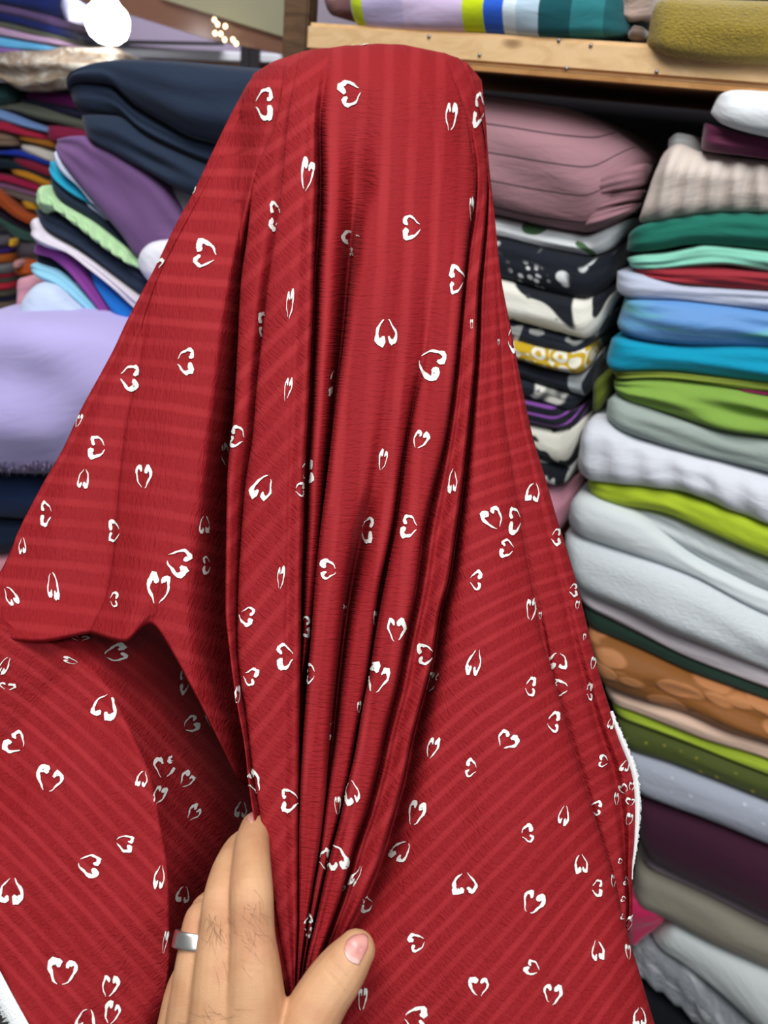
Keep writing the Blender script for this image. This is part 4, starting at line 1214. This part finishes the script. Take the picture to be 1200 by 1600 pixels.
# printed hearts: (x, y, length notch-to-tip, width, direction of the tip in degrees, side weights)
HE = [(558, 69, 6, 38, 90), (413, 163, 25, 50, 180), (546, 147, 32, 40, -15), (704, 184, 42, 17, 95), (748, 172, 17, 52, 5), (480, 274, 52, 19, 98), (430, 338, 20, 44, 0),
      (321, 398, 33, 42, 15), (243, 416, 12, 32, 60), (552, 381, 30, 46, -25), (642, 356, 27, 37, 0), (736, 330, 40, 6, 90), (713, 438, 22, 44, 0), (453, 475, 44, 10, 95),
      (411, 507, 16, 36, 0), (737, 508, 16, 4, 90), (603, 520, 44, 33, -92), (674, 568, 38, 48, 205), (799, 530, 12, 40, 180), (778, 535, 10, 3, 90), (521, 598, 44, 17, -85), (450, 608, 36, 10, 100),
      (290, 565, 27, 40, 180), (203, 590, 31, 40, 190), (124, 658, 22, 7, 110), (152, 699, 26, 35, 5), (131, 748, 29, 17, -80), (225, 744, 36, 24, 92), (370, 683, 22, 34, 20), (350, 709, 37, 14, 80),
      (480, 736, 22, 36, 180), (469, 765, 14, 22, 180), (412, 761, 42, 30, -60), (598, 720, 32, 13, 100), (657, 688, 29, 22, 115), (708, 752, 38, 13, -85), (574, 828, 20, 40, 185), (640, 823, 22, 36, 10),
      (769, 809, 34, 30, 60), (803, 814, 20, 42, 0), (791, 857, 22, 28, 10), (832, 770, 32, 21, -80), (868, 839, 14, 26, 180), (744, 907, 18, 30, 185), (708, 866, 14, 6, 90), (513, 890, 26, 30, 5), (439, 902, 34, 10, 95),
      (179, 830, 18, 34, 0), (73, 803, 18, 38, 0), (36, 853, 26, 11, -90), (319, 820, 28, 17, -90), (279, 878, 38, 42, 200), (322, 883, 13, 28, 0), (248, 920, 46, 34, 98), (83, 915, 44, 17, -95), (18, 932, 32, 17, -120),
      (179, 937, 13, 24, 180), (386, 962, 22, 30, 200), (477, 979, 14, 32, 180), (537, 954, 18, 11, 100), (598, 926, 32, 10, -90), (585, 967, 24, 5, 95), (619, 984, 38, 27, 90), (446, 1026, 26, 40, 0), (392, 1057, 20, 28, 200),
      (371, 1085, 30, 6, 90), (485, 1052, 14, 32, 0), (664, 1022, 24, 32, -10), (741, 1035, 43, 21, -75), (676, 1066, 32, 20, 118), (590, 1060, 48, 32, 108), (829, 952, 36, 15, 95), (844, 962, 12, 5, 95), (828, 1073, 16, 30, 185),
      (871, 1032, 28, 30, -85), (875, 1075, 24, 26, 0), (895, 922, 12, 20, 180), (901, 945, 14, 6, 100), (921, 1081, 11, 27, 180), (864, 1128, 18, 32, 185), (926, 1035, 22, 8, 100), (912, 995, 12, 4, 100), (792, 1156, 28, 32, 130),
      (736, 1200, 18, 28, 10), (676, 1169, 36, 16, 110), (517, 1143, 30, 11, -90), (560, 1105, 20, 5, 95), (396, 1220, 40, 20, 65), (452, 1250, 25, 36, 0), (550, 1238, 36, 22, -100), (527, 1257, 28, 8, 90), (651, 1270, 40, 24, 108),
      (627, 1329, 34, 28, -50), (525, 1338, 40, 30, -108), (507, 1342, 14, 32, 180), (557, 1368, 36, 11, -60), (538, 1388, 10, 5, 100), (573, 1413, 20, 26, 0), (482, 1446, 13, 36, 180), (726, 1379, 33, 38, -92), (824, 1302, 20, 28, 170),
      (880, 1273, 32, 16, -80), (907, 1350, 31, 20, -95), (932, 1387, 17, 26, 180), (832, 1409, 38, 32, 115), (651, 1472, 24, 28, -15), (831, 1512, 24, 23, 30), (748, 1541, 30, 30, 90), (862, 1553, 32, 28, 100), (933, 1484, 33, 19, -95),
      (567, 1560, 36, 13, 95), (650, 1590, 36, 36, 185), (998, 1588, 30, 20, -90), (980, 1487, 24, 8, 85), (953, 1130, 17, 9, -80), (942, 1189, 14, 19, 10), (976, 1196, 18, 12, -70), (974, 1232, 16, 12, 60), (962, 1248, 20, 7, 90), (986, 1228, 14, 9, 100),
      (984, 1252, 12, 12, 100), (983, 1280, 20, 8, 100), (931, 1262, 16, 22, 185), (968, 1345, 6, 8, 20), (978, 1376, 8, 14, 20), (957, 1376, 20, 7, 90), (973, 1404, 6, 9, 20), (972, 1432, 7, 9, 20), (982, 1443, 28, 7, 115), (303, 298, 14, 5, 110),
      (7, 1040, 30, 14, -60), (12, 1072, 12, 26, 95), (110, 1032, 24, 9, 20), (125, 998, 8, 28, 90), (181, 1021, 36, 26, 165), (165, 1104, 38, 38, -70), (287, 1066, 13, 36, 0), (298, 1132, 26, 24, 150), (325, 1125, 20, 5, 70),
      (25, 1161, 30, 38, 40), (78, 1217, 40, 40, 105), (257, 1199, 34, 36, 95), (223, 1216, 26, 17, -75), (291, 1218, 26, 20, 130), (248, 1242, 30, 18, 115), (302, 1270, 25, 18, 130), (376, 1265, 28, 18, -80), (141, 1351, 36, 34, 200), (196, 1317, 28, 26, 195),
      (18, 1392, 44, 37, -85), (250, 1369, 38, 16, -80), (285, 1398, 27, 20, -80), (98, 1518, 44, 44, 100), (172, 1540, 34, 25, 105), (135, 1592, 40, 30, -75), (175, 1583, 34, 24, 105), (258, 1472, 36, 6, 100)]
g = NT('white_print')
pn = g.n('ShaderNodeTexCoord')
pf = g.noise(pn.outputs['Object'], 900.0, 2.0)
print_mat = g.finish(g.mix(g.math('MULTIPLY', pf, .3), lin('#dcdfd9'), lin('#c6cac5')), g.bump(pf, .3, .0006), .8, .2)
# half a heart: centre line (w, h) and half thickness, from the lobe to the tip
HALF = [((.13, .33), .045), ((.16, .22), .105), ((.24, .13), .13), ((.35, .13), .115), ((.435, .25), .088), ((.455, .40), .068), ((.41, .57), .054), ((.31, .74), .042), ((.20, .88), .028), ((.10, .98), .010)]
hx_ = np.array([p[0] for p, _ in HALF])
hy_ = np.array([p[1] for p, _ in HALF])
hr_ = np.array([r for _, r in HALF])
for hi_, hdat in enumerate(HE):
    cx, cy, L_, W_, ang = hdat
    r = random.Random(hi_ * 17 + 3)
    a = math.radians(ang)
    ax, ay = math.cos(a), math.sin(a)                 # towards the tip
    bx, by = -ay, ax                                  # across
    vs, fs = [], []
    heavy = r.choice((-1, 1))
    for side in (-1, 1):
        k = 1.2 if side == heavy else .8
        n_ = 15
        q = np.linspace(0, len(HALF) - 1, n_)
        px_, py_, pr_ = (pchip(range(len(HALF)), v)(q) for v in (hx_, hy_, hr_ * k))
        jit = r.uniform(-.04, .04)
        px_ = px_ + .025 * np.sin(q * 1.7 + r.uniform(0, 6))
        py_ = (py_ - .5) * r.uniform(.88, 1.06) + .5 + .02 * np.sin(q * 2.3 + r.uniform(0, 6))
        pr_ = pr_ * (1 + .22 * np.sin(q * 2.9 + r.uniform(0, 6)))
        grid = []
        for i in range(n_):
            i0, i1 = max(i - 1, 0), min(i + 1, n_ - 1)
            tx, ty = px_[i1] - px_[i0], py_[i1] - py_[i0]
            l = math.hypot(tx, ty) or 1
            nx, ny = ty / l, -tx / l
            row = []
            for f in (-1, -.33, .33, 1):
                w = (px_[i] + nx * pr_[i] * f) * side * W_
                h = (py_[i] + jit + ny * pr_[i] * f - .5) * L_
                X_, Y_ = cx + ax * h + bx * w, cy + ay * h + by * w
                row.append(hit(X_, Y_))
            grid.append(row)
        base = len(vs)
        idx = {}
        for i in range(n_):
            for j in range(4):
                if grid[i][j] is not None:
                    p, nn, z = grid[i][j]
                    idx[(i, j)] = len(vs)
                    vs.append(p + nn * .00045 - ray(600, 800).normalized() * .0003)
        for i in range(n_ - 1):
            for j in range(3):
                ks = [(i, j), (i, j + 1), (i + 1, j + 1), (i + 1, j)]
                if all(k_ in idx for k_ in ks):
                    zs = [grid[x_][y_][2] for x_, y_ in ks]
                    if max(zs) - min(zs) < .010:
                        fs.append([idx[k_] for k_ in ks])
    if not fs:
        continue
    dep = [(v - CAM).dot(CF) for v in vs]
    med = sorted(dep)[len(dep) // 2]
    fs = [f for f in fs if abs(dep[f[0]] - med) < .012]
    if not fs:
        continue
    used = sorted({i for f in fs for i in f})
    mp_ = {u: i for i, u in enumerate(used)}
    mesh_obj('heart_print', [vs[u] for u in used], [[mp_[i] for i in f] for f in fs], print_mat, cloth)

# ------------------------------------------------------------------ the hand that gathers the cloth
def tube_chain(bm, chain, seg=18):
    """tapered rounded tube through joints (world point, radius)"""
    pts = [Vector(p) for p, _ in chain]
    rad = [r for _, r in chain]
    # densify with pchip
    n = len(pts)
    q = np.linspace(0, n - 1, (n - 1) * 7 + 1)
    P_ = np.c_[[pchip(range(n), [p[i] for p in pts])(q) for i in range(3)]].T
    R_ = pchip(range(n), rad)(q)
    rings = []
    m = len(P_)
    up = CF
    stations = [(Vector(P_[0]) , R_[0], -1)] + [(Vector(P_[i]), R_[i], 0) for i in range(m)] + [(Vector(P_[-1]), R_[-1], 1)]

    def frame(i):
        a = Vector(P_[min(i + 1, m - 1)]) - Vector(P_[max(i - 1, 0)])
        t = a.normalized()
        s = t.cross(up).normalized()
        return t, s, s.cross(t)
    seq = []
    for k in (90, 70, 45, 22):
        a = math.radians(k)
        seq.append((0, -math.sin(a), max(math.cos(a), .02)))
    seq += [(i, 0, 1) for i in range(m)]
    for k in (22, 45, 70, 90):
        a = math.radians(k)
        seq.append((m - 1, math.sin(a), max(math.cos(a), .02)))
    for i, sh_, sc in seq:
        t, s, u = frame(i)
        c = Vector(P_[i]) + t * (R_[i] * sh_)
        rings.append([bm.verts.new(c + (s * math.cos(2 * math.pi * k / seg) + u * math.sin(2 * math.pi * k / seg)) * R_[i] * sc) for k in range(seg)])
    for a, b in zip(rings[:-1], rings[1:]):
        for k in range(seg):
            k2 = (k + 1) % seg
            bm.faces.new((a[k], a[k2], b[k2], b[k]))
    bm.faces.new(rings[0][::-1])
    bm.faces.new(rings[-1])


def jt(x, y, z, r):
    return (at(x, y, z), r * z / FPX)


HZ = .340
bm = bmesh.new()
wrist = jt(372, 1960, HZ + .004, 96)
# fingers: knuckle, middle joint, end joint, tip
index = [jt(398, 1600, HZ, 54), jt(397, 1520, HZ + .001, 43), jt(394, 1450, HZ + .005, 35), jt(393, 1392, HZ + .010, 34), jt(393, 1345, HZ + .026, 30), jt(395, 1310, HZ + .044, 26), jt(399, 1292, HZ + .056, 23)]
middle = [jt(342, 1600, HZ + .002, 50), jt(341, 1530, HZ + .004, 40), jt(342, 1460, HZ + .009, 32), jt(347, 1405, HZ + .015, 30), jt(356, 1362, HZ + .031, 26), jt(369, 1330, HZ + .048, 22), jt(379, 1316, HZ + .060, 19)]
ring_f = [jt(298, 1630, HZ + .010, 46), jt(303, 1550, HZ + .010, 37), jt(308, 1490, HZ + .014, 31), jt(316, 1440, HZ + .020, 29), jt(334, 1412, HZ + .038, 24), jt(356, 1396, HZ + .054, 20)]
little = [jt(268, 1680, HZ + .020, 38), jt(276, 1600, HZ + .022, 30), jt(286, 1545, HZ + .030, 26), jt(306, 1505, HZ + .046, 22), jt(330, 1490, HZ + .060, 19)]
thumb = [jt(440, 1800, HZ + .002, 74), jt(456, 1690, HZ - .002, 58), jt(478, 1610, HZ - .001, 48), jt(505, 1556, HZ + .004, 43), jt(526, 1526, HZ + .007, 41), jt(545, 1500, HZ + .010, 36), jt(556, 1485, HZ + .012, 31)]
for f in (index, middle, ring_f, little, thumb):
    tube_chain(bm, f)
for k, f in enumerate((index, middle, ring_f, little)):
    a, r = f[0]
    w = wrist[0] + CR * (.018 - .012 * k)
    tube_chain(bm, [(a, r * .98), (a.lerp(w, .5), r * 1.05), (w, wrist[1] * .8)])
tube_chain(bm, [(thumb[0][0], thumb[0][1]), (wrist[0], wrist[1] * .9), (wrist[0] - CU * .12 - CF * .02, wrist[1] * .95)])
hm = bpy.data.meshes.new('hand_rough')
bm.to_mesh(hm)
bm.free()
ho = bpy.data.objects.new('hand_rough', hm)
COL.objects.link(ho)
md = ho.modifiers.new('r', 'REMESH')
md.mode = 'VOXEL'
md.voxel_size = .00085
sm = ho.modifiers.new('s', 'SMOOTH')
sm.factor = .5
sm.iterations = 5
dg = bpy.context.evaluated_depsgraph_get()
ev = ho.evaluated_get(dg).to_mesh()
hv_ = np.zeros(len(ev.vertices) * 3)
ev.vertices.foreach_get('co', hv_)
hv_ = hv_.reshape(-1, 3)
hf_ = [tuple(p.vertices) for p in ev.polygons]
ho.evaluated_get(dg).to_mesh_clear()
bpy.data.objects.remove(ho, do_unlink=True)
bpy.data.meshes.remove(hm)

# knuckle creases and tendons pressed into the surface, set out along each finger
PP = (hv_ - np.array(CAM)[None])
zc_ = PP @ np.array(CF)
hx2 = PP @ np.array(CR) / zc_ * FPX + 600
hy2 = 800 - PP @ np.array(CU) / zc_ * FPX


def crease(ax, ay, bx, by, width, depth_mm, cur):
    ux, uy = bx - ax, by - ay
    l = math.hypot(ux, uy)
    ux, uy = ux / l, uy / l
    t = ((hx2 - ax) * ux + (hy2 - ay) * uy) / l
    d = (hx2 - ax) * -uy + (hy2 - ay) * ux - cur * (1 - (2 * t - 1) ** 2)
    m = np.exp(-(d / width) ** 2) * np.clip(1.0 - np.abs(2 * t - 1) ** 4, 0, 1) * ((t > 0) & (t < 1)) * (zc_ < HZ + .012 + .03 * (hy2 < 1420))
    return m * depth_mm * .001


dsp = np.zeros(len(hv_))
for c in ((366, 1380, 418, 1384, 1.8, .25, 3), (366, 1388, 418, 1392, 1.8, .25, 3), (366, 1372, 414, 1376, 1.6, .2, 2), (326, 1398, 362, 1404, 1.6, .2, 2), (328, 1406, 362, 1411, 1.6, .2, 2),
          (501, 1512, 545, 1565, 1.8, .45, -5), (514, 1502, 556, 1552, 1.8, .45, -5), (508, 1520, 535, 1556, 1.4, .2, -3), (370, 1500, 420, 1508, 2.5, .12, 4), (374, 1512, 424, 1520, 2.5, .12, 4)):
    dsp += crease(*c)
hv_ = hv_ + np.array(CF)[None] * dsp[:, None]

g = NT('skin')
tc = g.n('ShaderNodeTexCoord')
n1 = g.noise(tc.outputs['Object'], 60.0, 3.0)
n2_ = g.noise(tc.outputs['Object'], 1500.0, 3.0, .6)
n3_ = g.noise(tc.outputs['Object'], 22.0, 2.0)
sc = g.mix(g.step(n1, .35, .7), lin('#c79a74'), lin('#bb8a66'))
sc = g.mix(g.math('MULTIPLY', g.step(n3_, .52, .75), .55), sc, lin('#b97a60'))
vr = g.voro(tc.outputs['Object'], 900.0, 'DISTANCE_TO_EDGE')
nb = g.bump(n2_, .3, .0004)
nb = g.bump(g.step(vr.outputs['Distance'], .0, .12), .3, .0003, nb)
skin_mat = g.finish(sc, nb, .52, .35)
g.b.inputs['Subsurface Weight'].default_value = .12
g.b.inputs['Subsurface Radius'].default_value = (.004, .0015, .0008)
g.b.inputs['Subsurface Scale'].default_value = .6
hand = mesh_obj('hand', hv_.tolist(), hf_, skin_mat)
tag(hand, 'left hand of a person gathering the red cloth between fingers and thumb', 'hand')
hb = BVHTree.FromPolygons([Vector(v) for v in hv_.tolist()], hf_)


def hand_hit(px, py):
    d = ray(px, py)
    p, n_, i_, di = hb.ray_cast(CAM, d.normalized())
    return (p, n_ if n_.dot(d) < 0 else -n_) if p else None


def nail(outline, label, mats, lift=.0006, name='nail', par=None):
    cx = sum(p[0] for p in outline) / len(outline)
    cy = sum(p[1] for p in outline) / len(outline)
    o = np.array(outline + outline[:1], float)
    k = np.linspace(0, len(outline), 33)[:-1]
    ox, oy = pchip(range(len(o)), o[:, 0])(k), pchip(range(len(o)), o[:, 1])(k)
    vs, fs = [], []
    rings = [1.0, .96, .8, .6, .35, .12]
    for ri, f in enumerate(rings):
        for x, y in zip(ox, oy):
            h = hand_hit(cx + (x - cx) * f, cy + (y - cy) * f)
            ff = f
            while h is None and ff > .1:
                ff -= .05
                h = hand_hit(cx + (x - cx) * ff, cy + (y - cy) * ff)
            vs.append(h[0] + h[1] * (lift * (-.4 if ri == 0 else .9 if ri == 1 else 1.0)))
    m = len(ox)
    for r_ in range(len(rings) - 1):
        for k in range(m):
            k2 = (k + 1) % m
            fs.append((r_ * m + k, r_ * m + k2, (r_ + 1) * m + k2, (r_ + 1) * m + k))
    fs.append(tuple(range((len(rings) - 1) * m, len(rings) * m)))
    o = mesh_obj(name, vs, fs, mats, par or hand)
    o['_o'] = hand['_o']
    o['label'] = label
    return o


g = NT('nail_plate')
tc = g.n('ShaderNodeTexCoord')
nn_ = g.noise(tc.outputs['Object'], 140.0, 1.0)
nail_mat = g.finish(g.mix(g.step(nn_, .4, .65), lin('#cf9389'), lin('#bd7c75')), None, .28, .5)
lun_mat = plain('nail_lunula', '#d3aaa3', .3)
tn = nail([(537, 1482), (543, 1469), (555, 1461), (567, 1459), (575, 1465), (575, 1477), (569, 1492), (560, 1506), (552, 1505), (541, 1496)], 'pink thumb nail', nail_mat)
nail([(537, 1483), (542, 1489), (550, 1495), (560, 1499), (562, 1504), (558, 1507), (551, 1505), (541, 1497)], 'pale half moon of the thumb nail', lun_mat, .0009, 'nail_moon', tn)
nail([(386, 1282), (389, 1273), (395, 1270), (397, 1278), (393, 1286)], 'tip of the index finger nail', nail_mat)

# fine dark hairs on the backs of the fingers
r = random.Random(11)
vs, fs = [], []
for cx, cy, sx, sy, n_, a0 in ((338, 1440, 10, 34, 24, 72), (388, 1450, 14, 40, 28, 64), (330, 1445, 6, 16, 8, 95), (330, 1585, 30, 14, 14, 20)):
    for k in range(n_):
        x, y = cx + r.gauss(0, sx), cy + r.gauss(0, sy * .7)
        a = math.radians(a0 + r.gauss(0, 24))
        ln = r.uniform(16, 36)
        cu = r.uniform(-.5, .5)
        prev = None
        for s_ in range(5):
            t = s_ / 4
            X_, Y_ = x + math.cos(a + cu * t) * ln * t, y + math.sin(a + cu * t) * ln * t
            h = hand_hit(X_, Y_)
            if h is None:
                break
            p = h[0] + h[1] * (.0001 + .0006 * math.sin(t * math.pi))
            wv = (CR * -math.sin(a) - CU * math.cos(a)) * (.00005 * (1 - .7 * t))
            b = len(vs)
            vs += [p - wv, p + wv]
            if prev is not None:
                fs.append((prev, prev + 1, b + 1, b))
            prev = b
hr = mesh_obj('finger_hair', vs, fs, plain('hair_dark', '#4a3020', .5), hand)
hr['kind'] = 'stuff'

# metal ring on the ring finger
rc = at(306, 1470, HZ + .0160)
ax_ = (at(312, 1450, HZ + .0185) - at(304, 1490, HZ + .0140)).normalized()
g = NT('brushed_steel')
tc = g.n('ShaderNodeTexCoord')
g.finish(lin('#d8d6d2'), g.bump(g.noise(tc.outputs['Object'], 300.0, 2.0), .08, .0003), .32, .5)
g.b.inputs['Metallic'].default_value = 1.0
R0 = 32.5 * (HZ + .016) / FPX
prof = []
for k in range(17):
    a = 2 * math.pi * k / 16
    prof.append((R0 + .0009 * math.copysign(abs(math.cos(a)) ** .5, math.cos(a)), .0036 * math.copysign(abs(math.sin(a)) ** .6, math.sin(a))))
vs, fs = [], []
qr = ax_.to_track_quat('Z', 'Y')
for rr_, zz in prof[:-1]:
    for k in range(48):
        a = 2 * math.pi * k / 48
        vs.append(rc + qr @ Vector((rr_ * math.cos(a), rr_ * math.sin(a), zz)))
for i in range(16):
    for k in range(48):
        k2 = (k + 1) % 48
        fs.append((i * 48 + k, i * 48 + k2, ((i + 1) % 16) * 48 + k2, ((i + 1) % 16) * 48 + k))
ro = mesh_obj('finger_ring', vs, fs, g.m)
tag(ro, 'plain silver metal band worn on the ring finger', 'ring')
clear_private()
